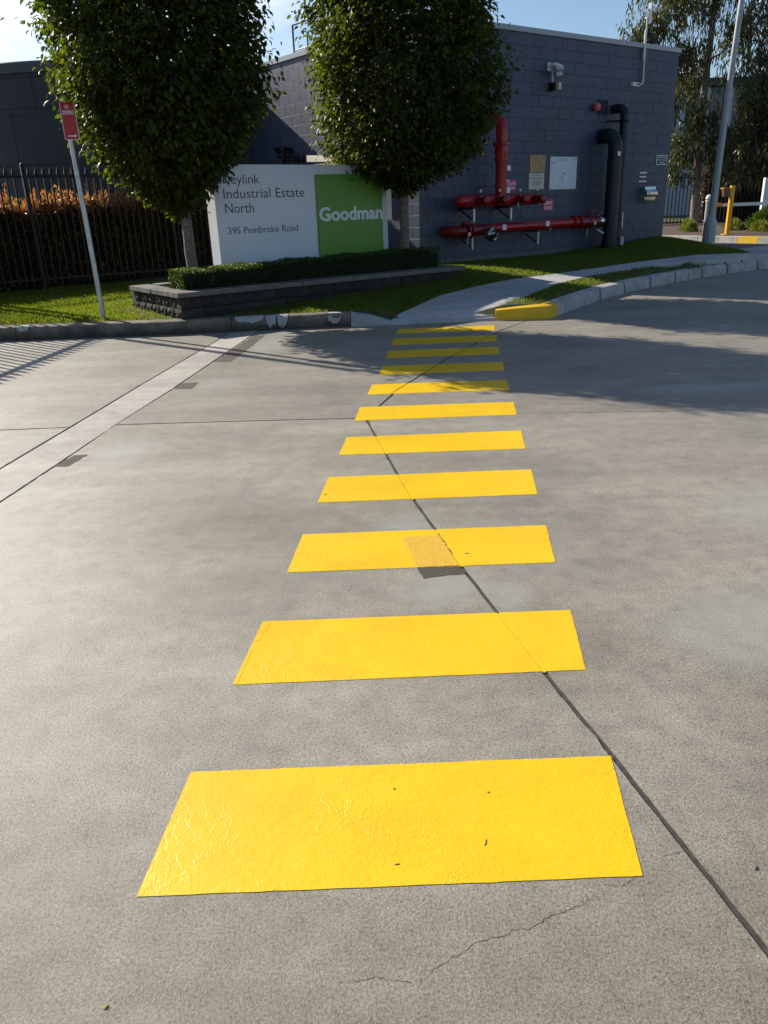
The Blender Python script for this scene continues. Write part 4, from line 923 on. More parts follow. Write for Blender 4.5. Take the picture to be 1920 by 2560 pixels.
# rooftop hatch rail
rl = thing('roof_rail', LW(3.3, -.2, 4.32), 'grey steel guard rail frames on the roof edge between the two round trees', 'railing')
for (a, b, z0, z1, off, r) in ((3.93, 2.6, 4.20, 4.85, -.15, .021), (3.67, 2.5, 4.20, 4.71, -.32, .018)):
    mb = MB(); mb.tube([LW(a, off, z0), LW(a, off, z1), LW(b, off, z1), LW(b, off, z0)], r, 6); part('hoop', mb, M['tankrim'], rl)
mb = MB(); mb.tube([LW(3.93, -.15, 4.40), LW(2.6, -.15, 4.40)], .014, 6); part('toe_rail', mb, M['tankrim'], rl)
# red box on the side wall
rbx = thing('red_cabinet', LW(1.7, 0, 2.2), 'red cabinet on the lit side wall, half hidden behind the cream cabinet', 'cabinet')
p4 = [LW(1.55, .25, 0), LW(1.95, .25, 0), LW(1.95, .002, 0), LW(1.55, .002, 0)]; mb = MB(); mb.hexa([(x, y, 1.9) for x, y, _ in p4][::-1] + [(x, y, 2.48) for x, y, _ in p4][::-1]); part('housing', mb, M['red'], rbx)
mb = MB(); p4 = [LW(1.53, .27, 0), LW(1.97, .27, 0), LW(1.97, .002, 0), LW(1.53, .002, 0)]; mb.hexa([(x, y, 2.483) for x, y, _ in p4][::-1] + [(x, y, 2.50) for x, y, _ in p4][::-1]); part('lid', mb, M['red'], rbx)

# ------------------------------------------------------------------ tank
TX, TY, TR, TH = -6.52, 21.62, 3.74, 4.38
tk = thing('water_tank', (TX, TY, 0.2), 'large round dark grey bolted steel water tank behind the hedge', 'water tank')
mb = MB(); mb.lathe((TX, TY, 0.0), (0, 0, 1), [(0, TR), (TH - .22, TR)], 96); part('shell', mb, M['tank'], tk, True)
mb = MB(); mb.lathe((TX, TY, 0.0), (0, 0, 1), [(TH - .22, TR + .012), (TH - .2, TR + .05), (TH - .02, TR + .05), (TH, TR + .03), (TH + .12, TR * .5), (TH + .2, .02)], 96); part('roof_rim', mb, M['tankrim'], tk, True)
def tp(a, z, r=0.0): return (TX + (TR + r) * math.cos(a), TY + (TR + r) * math.sin(a), z)
bm_ = MB()
for z in (1.15, 1.27, 2.35, 2.47, 3.42, 3.54, 4.10):
    for k in range(260):
        a = -math.pi + .1 + k / 260 * (math.pi - .1 + .5)
        bm_.add([tp(a - .005, z - .014, .003), tp(a + .005, z - .014, .003), tp(a + .005, z + .014, .003), tp(a - .005, z + .014, .003), tp(a, z, .024)], [(0, 1, 4), (1, 2, 4), (2, 3, 4), (3, 0, 4)])
lap = []
for row, (z0, z1) in enumerate(((.2, 1.2), (1.2, 2.4), (2.4, 3.48), (3.48, 4.18))):
    for k in range(14):
        a = -math.pi + .16 * (row % 2) + .33 * k
        for j in range(10):
            z = z0 + (z1 - z0) * (j + .5) / 10
            bm_.add([tp(a - .005, z - .014, .003), tp(a + .005, z - .014, .003), tp(a + .005, z + .014, .003), tp(a - .005, z + .014, .003), tp(a, z, .024)], [(0, 1, 4), (1, 2, 4), (2, 3, 4), (3, 0, 4)])
        lap.append((a, z0, z1))
tag(part('bolt_rows', bm_, M['tank'], tk), kind='stuff')
for row, (z0, z1) in enumerate(((.2, 1.2), (1.2, 2.4), (2.4, 3.48), (3.48, 4.18))):
    for k in range(14):
        a0_ = -math.pi + .16 * (row % 2) + .33 * k; mb = MB(); vs = []; ns = 6
        for i in range(ns + 1):
            a = a0_ - .02 + .345 * i / ns; rr = .003 + .006 * i / ns; vs += [tp(a, z0 - .045, rr), tp(a, z1 + .03, rr + .003)]
        mb.add(vs, [(2 * i, 2 * i + 2, 2 * i + 3, 2 * i + 1) for i in range(ns)]); part('steel_panel', mb, M['tank'], tk, True)

# cream cabinet behind the sign
cb = thing('cream_cabinet', W(4.3, 2.2, .35), 'cream electrical cabinet with sloping lid standing behind the white estate sign', 'cabinet')
mb = MB(); mb.ubox(3.70, 4.86, 2.02, 2.62, 1.19, 2.10); part('housing', mb, M['cream'], cb)
mb = MB(); mb.hexa([W(3.62, 1.96, 2.103), W(4.90, 1.96, 2.103), W(4.90, 2.70, 2.14), W(3.62, 2.70, 2.14), W(3.62, 1.96, 2.125), W(4.90, 1.96, 2.125), W(4.90, 2.70, 2.24), W(3.62, 2.70, 2.24)]); part('lid', mb, M['cream'], cb)
mb = MB(); mb.ubox(4.275, 4.285, 2.012, 2.019, 1.22, 2.08); part('door_gap', mb, M['fascia'], cb)
for u in (3.8, 4.76):
    mb = MB(); mb.ubox(u - .04, u + .04, 2.1, 2.5, .2, 1.188); part('leg', mb, M['fascia'], cb)

# ------------------------------------------------------------------ planter
pn = thing('planter', W(2.3, .8, .3), 'low planter of charcoal split face blocks with flat capstones round the estate sign', 'planter')
def stone_mesh(L, Hh, D, seed):
    r = np.random.default_rng(seed); nx, nz = 7, 4; vs = []; fs = []
    for j in range(nz):
        for i in range(nx):
            ed = i in (0, nx - 1) or j in (0, nz - 1)
            vs.append((L * i / (nx - 1), (0.012 if ed else 0.0) - (0 if ed else r.uniform(-.004, .016)), Hh * j / (nz - 1)))
    b = nx * nz
    vs += [(0, D, 0), (L, D, 0), (L, D, Hh), (0, D, Hh)]
    for j in range(nz - 1):
        for i in range(nx - 1): k = j * nx + i; fs.append((k, k + 1, k + nx + 1, k + nx))
    top = [(nz - 1) * nx + i for i in range(nx)]; bot = list(range(nx)); lf = [j * nx for j in range(nz)]; rt = [j * nx + nx - 1 for j in range(nz)]
    fs += [tuple(top) + (b + 2, b + 3), tuple(bot[::-1]) + (b, b + 1), tuple(lf) [::1] + (b + 3, b), tuple(rt[::-1]) + (b + 1, b + 2)]
    mb = MB(); mb.add(vs, fs); me = mb.mesh('block'); me.materials.append(M['stone']); return me
SB = [stone_mesh(.294, .132, .14, s) for s in range(5)]; SH_ = [stone_mesh(.144, .132, .14, s + 9) for s in range(2)]; SL = [stone_mesh(.242, .132, .14, s + 20) for s in range(3)]
ztop = [.293, .433]
def course(u0, u1, v, rot, mesh_set, off, along_v=False):
    for r, zb in enumerate((.02, .158, .296)):
        pass
PU1, PV1 = 4.70, 1.60
for r, zb in enumerate((.015, .155, .295)):
    u = 0.0; k = 0
    if r % 2 == 0: link_mesh('block', SH_[k % 2], None, pn, W(u + .003, 0, zb + .003), ANG); u = .15
    while u < PU1 - .1:
        L = .30 if u + .3 <= PU1 + .01 else .15
        link_mesh('block', rng.choice(SB if L > .2 else SH_), None, pn, W(u + .003, rng.gauss(0, .003), zb + .003), ANG); u += L; k += 1
    # left return and right return
    v = 0.0 if r % 2 else .125
    while v < PV1 - .05:
        o_ = rng.choice(SL); link_mesh('block', o_, None, pn, W(0.0, v + .248, zb + .003), ANG - math.pi / 2); link_mesh('block', rng.choice(SL), None, pn, W(PU1, v + .003, zb + .003), ANG + math.pi / 2); v += .25
mb = MB(); mb.ubox(.11, PU1 - .11, .11, PV1, .05, .428); part('core', mb, M['mulch'], pn)
mb = MB(); mb.ubox(.0, PU1, PV1 - .02, PV1 + .12, .05, .436); part('back_wall', mb, M['stone'], pn)
def cap_piece(poly, z0=.437, z1=.492):
    mb = MB(); P = chip(poly, .06, .003, .004); mb.prism(P, z0, z1 + rng.gauss(0, .0015)); part('capstone', mb, M['cap'], pn)
def U2(u, v): return W(u, v)[:2]
CW = .27
cap_piece([U2(-.03, -.035), U2(.255, -.035), U2(.245, CW - .02), U2(.05, .035)][:3] + [U2(.13, .14)])
u = .26
while u < PU1:
    L = min(.30, PU1 + .03 - u); cap_piece([U2(u, -.035 + rng.gauss(0, .004)), U2(u + L - .005, -.035), U2(u + L - .005, CW), U2(u, CW)]); u += L
v = .24
cap_piece([U2(-.035, -.03), U2(.125, .145), U2(.24, .26), U2(.24, .30), U2(-.035, .30)])
v = .305
while v < PV1:
    L = min(.30, PV1 + .1 - v); cap_piece([U2(-.035 + rng.gauss(0, .004), v), U2(CW - .03, v), U2(CW - .03, v + L - .005), U2(-.035, v + L - .005)]); v += L
u = .30
while u < PU1:
    L = min(.30, PU1 - u); cap_piece([U2(u, PV1 - .15), U2(u + L - .005, PV1 - .15), U2(u + L - .005, PV1 + .12), U2(u, PV1 + .12)]); u += L
v = .24
while v < PV1 - .16:
    L = min(.30, PV1 - .155 - v); cap_piece([U2(PU1 - .24, v), U2(PU1 + .035, v), U2(PU1 + .035, v + L - .005), U2(PU1 - .24, v + L - .005)]); v += L
# mulch chips
mc = MB()
for _ in range(1500):
    u, v = rng.uniform(.2, PU1 - .2), rng.uniform(.2, .9); x, y, _z = W(u, v); a = rng.uniform(0, 6.28); L = rng.uniform(.012, .035); wd_ = L * .35; z = .43 + rng.uniform(0, .02); t_ = rng.uniform(-.012, .012)
    dx, dy = math.cos(a) * L, math.sin(a) * L; ex, ey = -math.sin(a) * wd_, math.cos(a) * wd_
    mc.add([(x - dx, y - dy, z - t_), (x + ex, y + ey, z + .008), (x + dx, y + dy, z + t_), (x - ex, y - ey, z + .004)], [(0, 1, 2, 3)])
tag(part('bark_chips', mc, simple('bark_chip', (.19, .12, .075), .9, var=.5, nscale=30), pn), kind='stuff')

# ------------------------------------------------------------------ estate sign
SV = 1.15
es = thing('estate_sign', W(2.6, SV + .14, .43), 'big white slab sign lettered Keylink Industrial Estate North with green logo board', 'sign')
mb = MB(); mb.hexa([W(1.145, SV, .40), W(4.112, SV, .40), W(4.112, SV + .27, .40), W(1.145, SV + .27, .40), W(1.145, SV, 2.015), W(4.105, SV, 2.0), W(4.105, SV + .27, 2.0), W(1.145, SV + .27, 2.015)]); part('white_panel', mb, M['signwhite'], es)
mb = MB(); mb.bbox(2.785, 3.988, SV - .035, SV - .001, .55, 1.875, .003); gbd = part('green_board', mb, M['green'], es)
for s_, a, b, z, cp_ in (('Keylink', 1.30, 1.865, 1.765, .125), ('Industrial Estate', 1.285, 2.59, 1.577, .13), ('North', 1.29, 1.735, 1.388, .13), ('395 Pembroke Road', 1.30, 2.44, 1.11, .095)):
    part('lettering', text_mesh(s_, a, b, z, cp_, SV - .0025, .002, -.004), M['letter_dark'], es)
part('lettering', text_mesh('Goodman', 2.80, 3.982, 1.232, .185, SV - .043, .008, .032), M['letter_white'], gbd)
mb = MB(); mb.ubox(4.035, 4.062, SV - .034, SV - .002, 1.785, 1.885); mb.ubox(4.0, 4.035, SV - .034, SV - .002, 1.822, 1.849); mb.ubox(4.062, 4.098, SV - .034, SV - .002, 1.822, 1.849); part('plus_mark', mb, M['green'], es)

# ------------------------------------------------------------------ no stopping sign
px_, py_ = -3.51, 10.154
ns = thing('no_stopping_sign', (px_, py_, .16), 'red NO STOPPING sign with white arrow on a galvanised pole at the kerb', 'traffic sign')
tx, ty = px_ - .03, py_ - .02
mb = MB(); mb.tube([(px_, py_, .05), (px_ - .02, py_ - .015, 1.5), (tx - .012, ty - .008, 2.78)], .030, 12); part('pole', mb, M['galv'], ns, True)
mb = MB(); mb.tube([(tx - .012, ty - .008, 2.775), (tx - .012, ty - .008, 2.80)], .034, 12); part('pole_cap', mb, M['white_pl'], ns)
# plate: faces the camera side, turned a little
sa = math.radians(8); sxd = (math.cos(sa), math.sin(sa)); cx_, cy_ = px_ - .004, py_ - .052
def SP(u, v, z): return (cx_ + u * sxd[0] - v * sxd[1], cy_ + u * sxd[1] + v * sxd[0], z)
def rrect(w_, h_, r, n=5):
    out = []
    for cx2, cy2, a0 in ((w_ - r, h_ - r, 0), (-w_ + r, h_ - r, 90), (-w_ + r, -h_ + r, 180), (w_ - r, -h_ + r, 270)):
        for k in range(n + 1): a = math.radians(a0 + 90 * k / n); out.append((cx2 + r * math.cos(a), cy2 + r * math.sin(a)))
    return out
def sprism(poly, v0, v1, zc):
    n = len(poly); mb = MB(); mb.add([SP(u, v0, zc + z) for u, z in poly] + [SP(u, v1, zc + z) for u, z in poly], [tuple(range(n)), tuple(range(2 * n - 1, n - 1, -1))] + [((i + 1) % n, i, n + i, n + (i + 1) % n) for i in range(n)]); return mb
zc = 2.462
plt = part('sign_plate', sprism(rrect(.084, .206, .02), -.003, 0, zc), M['signwhite'], ns)
part('red_field', sprism(rrect(.077, .199, .016), -.0042, -.003, zc), M['sign_red'], plt)
pf = lambda u, v, z: SP(u, v, z)
part('lettering', text_mesh('NO', -.026, .012, 2.588, .036, -.006, .0015, .03, pf), M['letter_white'], plt)
part('lettering', text_mesh('STOPPING', -.062, .062, 2.525, .040, -.006, .0015, .03, pf), M['letter_white'], plt)
part('arrow', sprism([(-.04, -.170), (.035, -.170), (.035, -.181), (.062, -.164), (.035, -.147), (.035, -.158), (-.04, -.158)][::1], -.006, -.0042, zc), M['letter_white'], plt)
mb = MB(); mb.tube([SP(0, .055, 2.62), SP(0, 0.0, 2.62)], .008, 6); mb.tube([SP(0, .055, 2.32), SP(0, 0.0, 2.32)], .008, 6); part('clamp', mb, M['galv'], ns)

# ------------------------------------------------------------------ fences
def picket_mesh(hh, w_=.0125):
    mb = MB(); mb.box(-w_, w_, -w_, w_, 0, hh - .13)
    for z0, z1, a, b in ((hh - .13, hh - .115, w_, w_ * 1.9), (hh - .115, hh - .10, w_ * 1.9, w_ * 1.9), (hh - .10, hh, w_ * 1.7, .002)):
        mb.hexa([(-a, -a, z0), (a, -a, z0), (a, a, z0), (-a, a, z0), (-b, -b, z1), (b, -b, z1), (b, b, z1), (-b, b, z1)])
    me = mb.mesh('picket'); me.materials.append(M['black']); return me
FV = 5.74
lf = thing('palisade_fence', W(2, FV, .2), 'black spear topped steel fence in front of the red tipped hedge', 'fence')
pk = picket_mesh(1.93); pk2 = picket_mesh(2.0)
posts = [-2.35, -.18, 2.37, 4.93]
us = []
u = -3.9
while u < 4.85:
    if min(abs(u - p) for p in posts) > .06:
        x, y, _ = W(u, FV); o = link_mesh('picket', pk, None, lf, (x, y, .31), ANG)
    u += .1225
u = 5.05
while u < 6.05:
    if abs(u - 5.93) > .05: x, y, _ = W(u, FV); link_mesh('picket', pk2, None, lf, (x, y, .50), ANG)
    u += .1225
for p in posts + [5.93]:
    x, y, _ = W(p, FV); top = 2.27 if p < 4.5 else 2.55; mb = MB(); mb.ubox(p - .032, p + .032, FV - .032, FV + .032, .0, top); po = part('post', mb, M['black'], lf)
    mb = MB(); mb.ubox(p - .036, p + .036, FV - .036, FV + .036, top, top + .012); mb.add([W(p - .03, FV - .03, top + .012), W(p + .03, FV - .03, top + .012), W(p + .03, FV + .03, top + .012), W(p - .03, FV + .03, top + .012), W(p, FV, top + .035)], [(0, 1, 4), (1, 2, 4), (2, 3, 4), (3, 0, 4)]); part('post_cap', mb, M['black'], po)
for a, b in ((-3.95, -2.39), (-2.31, -.22), (-.14, 2.33), (2.41, 4.89)):
    for z in (2.085, .40): mb = MB(); mb.ubox(a, b, FV - .02, FV + .02, z - .02, z + .02); part('rail', mb, M['black'], lf)
for z in (2.34, .62): mb = MB(); mb.ubox(4.97, 6.1, FV - .02, FV + .02, z - .02, z + .02); part('rail', mb, M['black'], lf)
# black pipe rack behind the second panel
pr_ = thing('pipe_rack', W(5.8, 6.1, .4), 'black horizontal pipes stacked behind the fence above the sign, top edges lit', 'pipes')
for k, z in enumerate((2.44, 2.53, 2.60)):
    mb = MB(); mb.tube([W(4.98, 6.08 + .05 * k, z), W(7.2, 6.08 + .05 * k, z + .02)], .034, 10); part('pipe', mb, M['black_pipe'], pr_, True)
for u in (5.5, 7.0): mb = MB(); mb.ubox(u - .03, u + .03, 6.03, 6.24, .2, 2.40); part('support', mb, M['black'], pr_)
# open gate leaf and post beyond the left edge of the photo (their shadows fall on the road)
gt = thing('gate_leaf', (-6.25, 10.6, .3), 'open spear topped gate leaf standing across the kerb beyond the fence', 'gate')
ga, gb2 = Vector((-6.13, 12.35, 0)), Vector((-6.36, 8.75, 0)); gd = (gb2 - ga); gl = gd.length; gd.normalize(); gang = math.atan2(gd.y, gd.x)
pk3 = picket_mesh(2.0)
k = .06
while k < gl - .03: p = ga + gd * k; link_mesh('picket', pk3, None, gt, (p.x, p.y, .26), gang); k += .1225
for z in (2.07, .35):
    p, q_ = ga, gb2; nrm = Vector((-gd.y, gd.x, 0)) * .022; mb = MB(); mb.hexa([tuple(p - nrm + Vector((0, 0, z - .03))), tuple(q_ - nrm + Vector((0, 0, z - .03))), tuple(q_ + nrm + Vector((0, 0, z - .03))), tuple(p + nrm + Vector((0, 0, z - .03))), tuple(p - nrm + Vector((0, 0, z + .03))), tuple(q_ - nrm + Vector((0, 0, z + .03))), tuple(q_ + nrm + Vector((0, 0, z + .03))), tuple(p + nrm + Vector((0, 0, z + .03)))]); part('rail', mb, M['black'], gt)
for p in (ga, gb2): mb = MB(); mb.box(p.x - .035, p.x + .035, p.y - .035, p.y + .035, .2 if p is ga else .23, 2.2); part('stile', mb, M['black'], gt)
lp = thing('light_pole', (-6.3, 12.25, .15), 'plain grey pole standing beside the gate', 'pole')
mb = MB(); mb.tube([(-6.3, 12.25, 0.0), (-6.3, 12.25, 4.75)], [.055, .05], 10); part('pole', mb, M['galv'], lp, True); mb = MB(); mb.tube([(-6.3, 12.25, 4.75), (-6.3, 12.25, 4.8)], .06, 10); part('pole_cap', mb, M['galv'], lp)

# ------------------------------------------------------------------ foliage helpers
LEAFV = np.array([(0, 0, 0), (.30, .5, -.04), (-.30, .5, -.04), (0, .48, .05), (0, 1.0, -.22), (.22, .2, .0), (-.22, .2, 0)], float)
def leaves(name, pos, dirs, length, wratio, mat, parent=None, droop=0.0, curl=1.0, roll=None, org=(0, 0, 0)):
    """pos (N,3), dirs (N,3) unit growth direction; curved two-sided leaves with a fold on the midrib"""
    N = len(pos); d = dirs.copy(); d[:, 2] -= droop; d /= np.linalg.norm(d, axis=1, keepdims=True)
    up = np.tile([0, 0, 1.0], (N, 1)) + nr.normal(0, .45, (N, 3)); s = np.cross(d, up); s /= np.linalg.norm(s, axis=1, keepdims=True) + 1e-9; n = np.cross(s, d)
    L = np.asarray(length).reshape(-1, 1) * np.ones((N, 1)); Wd = L * wratio
    tmpl = [(0, 0, 0), (.5, .38, .05), (-.5, .38, .05), (0, .42, -.03), (.36, .72, -.02), (-.36, .72, -.02), (0, 1.0, -.20)]
    V = np.stack([pos + s * Wd * a + d * L * b + n * L * c * curl for a, b, c in tmpl], 1)
    F = np.array([(0, 1, 3), (0, 3, 2), (1, 4, 3), (2, 3, 5), (3, 4, 6), (3, 6, 5)])
    faces = (np.arange(N)[:, None, None] * 7 + F[None]).reshape(-1, 3)
    me = raw_mesh(name, V.reshape(-1, 3) - np.array(org), faces, 3); return link_mesh(name, me, mat, parent, org)
def limbs(mb, base, tip, r0, r1, wig=.06, n=6):
    a, b = Vector(base), Vector(tip); P = []
    for i in range(n + 1):
        p = a + (b - a) * i / n
        if 0 < i < n: p += Vector((rng.gauss(0, wig), rng.gauss(0, wig), rng.gauss(0, wig * .5)))
        P.append(p)
    mb.tube(P, [r0 + (r1 - r0) * i / n for i in range(n + 1)], 8); return P

def round_tree(name, base, prof, lean, label, group, nleaf, seed, sparse_top=None):
    global nr, rng
    nr = np.random.default_rng(seed); rng = random.Random(seed)
    t = thing(name, base, label, 'tree', group); bx, by, bz = base
    zs = [p[0] for p in prof]; rs_ = [p[1] for p in prof]
    mb = MB(); H_ = prof[0][0] + .5; P = []
    for i in range(12):
        f = i / 11; P.append((bx + lean[0] * f * .3 + rng.gauss(0, .006), by + lean[1] * f * .3, bz - .1 + (H_ - bz + .1) * f))
    mb.tube(P, [(.082 - .022 * (i / 11)) * (1.25 if i == 0 else 1) for i in range(12)], 14); tr_ = part('trunk', mb, M['bark'], t, True)
    top = Vector(P[-1])
    for k in range(16):
        a = rng.uniform(0, 6.28); z = rng.uniform(prof[1][0], prof[-1][0] - .3); r = np.interp(z, zs, rs_) * .85
        mb = MB(); st = top + Vector((0, 0, rng.uniform(-.45, .0))); limbs(mb, st, (bx + lean[0] + r * math.cos(a), by + lean[1] + r * math.sin(a), z), .032, .006, .05, 7); part('limb', mb, M['bark'], tr_, True)
    mb = MB(); limbs(mb, top, (bx + lean[0], by + lean[1], prof[-1][0] - .2), .055, .01, .05, 8); part('limb', mb, M['bark'], tr_, True)
    # leaf clumps: twig tips spread through an outer shell, leaves hang around each tip
    ntw = nleaf // 11; pos = []; dr = []
    ph = nr.uniform(0, 6.28, 6)
    wts = np.array([max(.02, np.interp(z, zs, rs_)) for z in np.linspace(zs[0], zs[-1], 200)]); cdf = np.cumsum(wts) / wts.sum()
    for _ in range(ntw):
        z = zs[0] + (zs[-1] - zs[0]) * np.interp(nr.random(), cdf, np.linspace(0, 1, 200)); a = nr.uniform(0, 2 * math.pi)
        lump = 1 + .07 * math.sin(3 * a + ph[0] + 2.1 * z) + .07 * math.sin(5 * a + ph[1] - 3.3 * z) + .065 * math.sin(9 * a + ph[2] + 7 * z)
        R_ = np.interp(z, zs, rs_) * lump; rad = R_ * (1 - .6 * nr.random() ** 1.8) * (1 + (.17 * nr.random() if nr.random() < .13 else 0))
        f = (z - zs[0]) / (zs[-1] - zs[0]); cx2 = bx + lean[0] * min(1, f * 3 + .5); cy2 = by + lean[1] * min(1, f * 3 + .5)
        c_ = np.array([cx2 + rad * math.cos(a), cy2 + rad * math.sin(a), z]); outd = np.array([math.cos(a), math.sin(a), .35])
        m_ = 11; off = nr.normal(0, .055, (m_, 3)) + outd[None] * np.linspace(-.14, .10, m_)[:, None]; pos.append(c_ + off)
        dd = outd[None] * .7 + nr.normal(0, .55, (m_, 3)); dr.append(dd)
    pos = np.concatenate(pos); dr = np.concatenate(dr); dr /= np.linalg.norm(dr, axis=1, keepdims=True)
    keep = ~((pos[:, 1] < 10.3) & (np.abs(pos[:, 0] - (-3.515) * pos[:, 1] / 10.12) < .17) & (pos[:, 2] < 2.66)); pos, dr = pos[keep], dr[keep]
    o = leaves('crown', pos, dr, nr.uniform(.060, .098, len(pos)), .6, M['pear_leaf'], t, droop=.75, curl=1.3, org=base); tag(o, kind='stuff')
    return t
b1 = W(.605, .88, .43); b2 = W(4.235, .88, .43)
round_tree('pear_tree', b1, [(1.42, .06), (1.50, .16), (1.66, .34), (1.90, .62), (2.15, .88), (2.45, 1.08), (2.9, 1.19), (3.4, 1.22), (4.0, 1.15), (4.6, .98), (5.1, .6), (5.4, .15)], (-.15, .03),
           'round crowned pear tree left of the estate sign, lit yellow green on its left edge', 'round crowned trees in the planter', 44000, 11)
round_tree('pear_tree', b2, [(1.66, .10), (1.78, .40), (1.95, .82), (2.2, 1.08), (2.5, 1.23), (3.0, 1.28), (3.6, 1.27), (4.3, 1.20), (4.9, 1.0), (5.4, .55), (5.65, .1)], (0.02, .0),
           'round crowned pear tree right of the estate sign, in front of the block wall', 'round crowned trees in the planter', 44000, 12)

# box hedge in the planter
nr = np.random.default_rng(3); rng = random.Random(3)
bh = thing('box_hedge', W(2.4, .5, .43), 'clipped low box hedge running along the planter in front of the sign', 'hedge')
N = 26000; u = nr.uniform(.20, 4.52, N); v = nr.uniform(.31, .80, N); z = nr.uniform(.45, .735, N)
face = nr.integers(0, 4, N); jit = np.abs(nr.normal(0, .016, N))
v = np.where(face == 0, .31 + jit, v); z = np.where((face == 1) | (face == 2), .735 - jit + .014 * np.sin(u * 7) + .01 * np.sin(u * 17), z); v = np.where((face == 3) & (u < 3), v, v); u = np.where((face == 3) & (v > .3), np.where(nr.random(N) < .5, .21 + jit, u), u); v = np.where(face == 3, nr.uniform(.31, .8, N), v)
z = z + nr.normal(0, .008, N) + .025 * (u - 2.3) / 2.3
pos = np.stack([OX + u * DX - v * DY, OY + u * DY + v * DX, z], 1)
od = np.stack([np.where(face == 0, DY, 0) + np.where((face == 3), -DX, 0), np.where(face == 0, -DX, 0) + np.where(face == 3, -DY, 0), np.where((face == 1) | (face == 2), 1., .3)], 1) + nr.normal(0, .6, (N, 3)); od /= np.linalg.norm(od, axis=1, keepdims=True)
tag(leaves('foliage', pos, od, nr.uniform(.016, .028, N), .6, M['box_leaf'], bh, curl=.6, org=tuple(ORG['box_hedge'])), kind='stuff')
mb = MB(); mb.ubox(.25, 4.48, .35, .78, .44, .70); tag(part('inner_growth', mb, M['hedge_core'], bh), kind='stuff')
mb = MB()
for k in range(40):
    uu = .3 + k * .106; limbs(mb, W(uu, .5 + rng.gauss(0, .05), .42), W(uu + rng.gauss(0, .05), .5 + rng.gauss(0, .12), .66), .008, .003, .01, 3)
tag(part('stems', mb, M['bark'], bh), kind='stuff')

# photinia hedge behind the fence
ph_ = thing('photinia_hedge', W(1, 6.2, .2), 'tall dark photinia hedge with a band of orange red new shoots on top', 'hedge')
N = 36000; u = nr.uniform(-4.6, 5.3, N); fr = nr.random(N) < .7; v = np.where(fr, 5.92 + np.abs(nr.normal(0, .10, N)), nr.uniform(5.9, 6.9, N)); top = 1.62 + .05 * np.sin(u * 3) + .04 * np.sin(u * 8.3) + .025 * u; z = .2 + (top - .2) * nr.random(N) ** .8
tpm = nr.random(N) < .2; z = np.where(tpm, top - np.abs(nr.normal(0, .07, N)), z); v = np.where(tpm, nr.uniform(5.9, 6.9, N), v)
pos = np.stack([OX + u * DX - v * DY, OY + u * DY + v * DX, z], 1); od = np.stack([np.full(N, DY * .7), np.full(N, -DX * .7), np.full(N, .5)], 1) + nr.normal(0, .6, (N, 3)); od /= np.linalg.norm(od, axis=1, keepdims=True)
tag(leaves('foliage', pos, od, nr.uniform(.05, .09, N), .42, M['photinia_leaf'], ph_, org=tuple(ORG['photinia_hedge'])), kind='stuff')
pos = []; od = []
for k in range(950):
    u = nr.uniform(-4.5, 5.2); v = 5.88 + .8 * nr.random() ** 1.6; zt = 1.58 + .025 * u + .07 * math.sin(u * 3) + nr.normal(0, .07) + .12 * math.sin(u * 5.1 + 1) * math.sin(u * 1.7); hgt = nr.uniform(.12, .36); m_ = int(nr.integers(12, 18)); b = np.array(W(u, v, zt - .10)); 
    for j in range(m_):
        f = j / m_; a = j * 2.4; pos.append(b + np.array([0, 0, hgt * f + .0]) + nr.normal(0, .012, 3)); od.append(np.array([math.cos(a) * (.8 - .5 * f), math.sin(a) * (.8 - .5 * f), .5 + .7 * f]))
pos = np.array(pos); od = np.array(od) + nr.normal(0, .15, (len(od), 3)); od /= np.linalg.norm(od, axis=1, keepdims=True)
tag(leaves('new_shoots', pos, od, nr.uniform(.05, .085, len(pos)), .36, M['photinia_red'], ph_, curl=.6, org=tuple(ORG['photinia_hedge'])), kind='stuff')
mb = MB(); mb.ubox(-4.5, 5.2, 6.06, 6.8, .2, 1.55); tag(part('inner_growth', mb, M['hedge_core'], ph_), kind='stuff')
mb = MB()
for k in range(26):
    uu = -4.4 + k * .38; x = W(uu, 6.35 + rng.gauss(0, .1), .1); limbs(mb, x, W(uu + rng.gauss(0, .15), 6.35 + rng.gauss(0, .2), 1.5), .02, .006, .03, 5)
tag(part('stems', mb, M['bark'], ph_), kind='stuff')

# ------------------------------------------------------------------ lamp post and things at the driveway
la = thing('lamp_post', (7.475, 18.1, .34), 'tall tapering grey lamp post with thick base at the lawn tip', 'lamp post')
mb = MB(); mb.lathe((7.475, 18.1, .25), (0, 0, 1), [(0, .142), (.06, .140), (.50, .138), (.55, .142), (.57, .136), (.62, .118), (.70, .085)], 20); part('base_sleeve', mb, M['lamp_grey'], la, True)
mb = MB(); mb.tube([(7.475, 18.1, .30), (7.48, 18.1, .95), (7.535, 18.1, 3.4), (7.60, 18.1, 5.3), (7.72, 18.1, 8.6)], [.088, .078, .062, .054, .042], 16); pl_ = part('pole', mb, M['lamp_grey'], la, True)
mb = MB(); mb.lathe((7.537, 18.1, 3.42), (.03, 0, 1), [(0, .066), (.03, .066)], 16); part('collar', mb, M['lamp_grey'], la, True)
mb = MB(); mb.tube([(7.72, 18.1, 8.55), (7.8, 17.9, 8.75), (8.0, 17.2, 8.8)], .03, 8); part('lamp_arm', mb, M['lamp_grey'], la, True); mb = MB(); mb.box(7.93, 8.12, 16.6, 17.25, 8.76, 8.84); part('lamp_head', mb, M['lamp_grey'], la)
mb = MB(); mb.box(7.40, 7.47, 17.945, 17.965, .46, .72); part('access_door', mb, M['lamp_grey'], la)

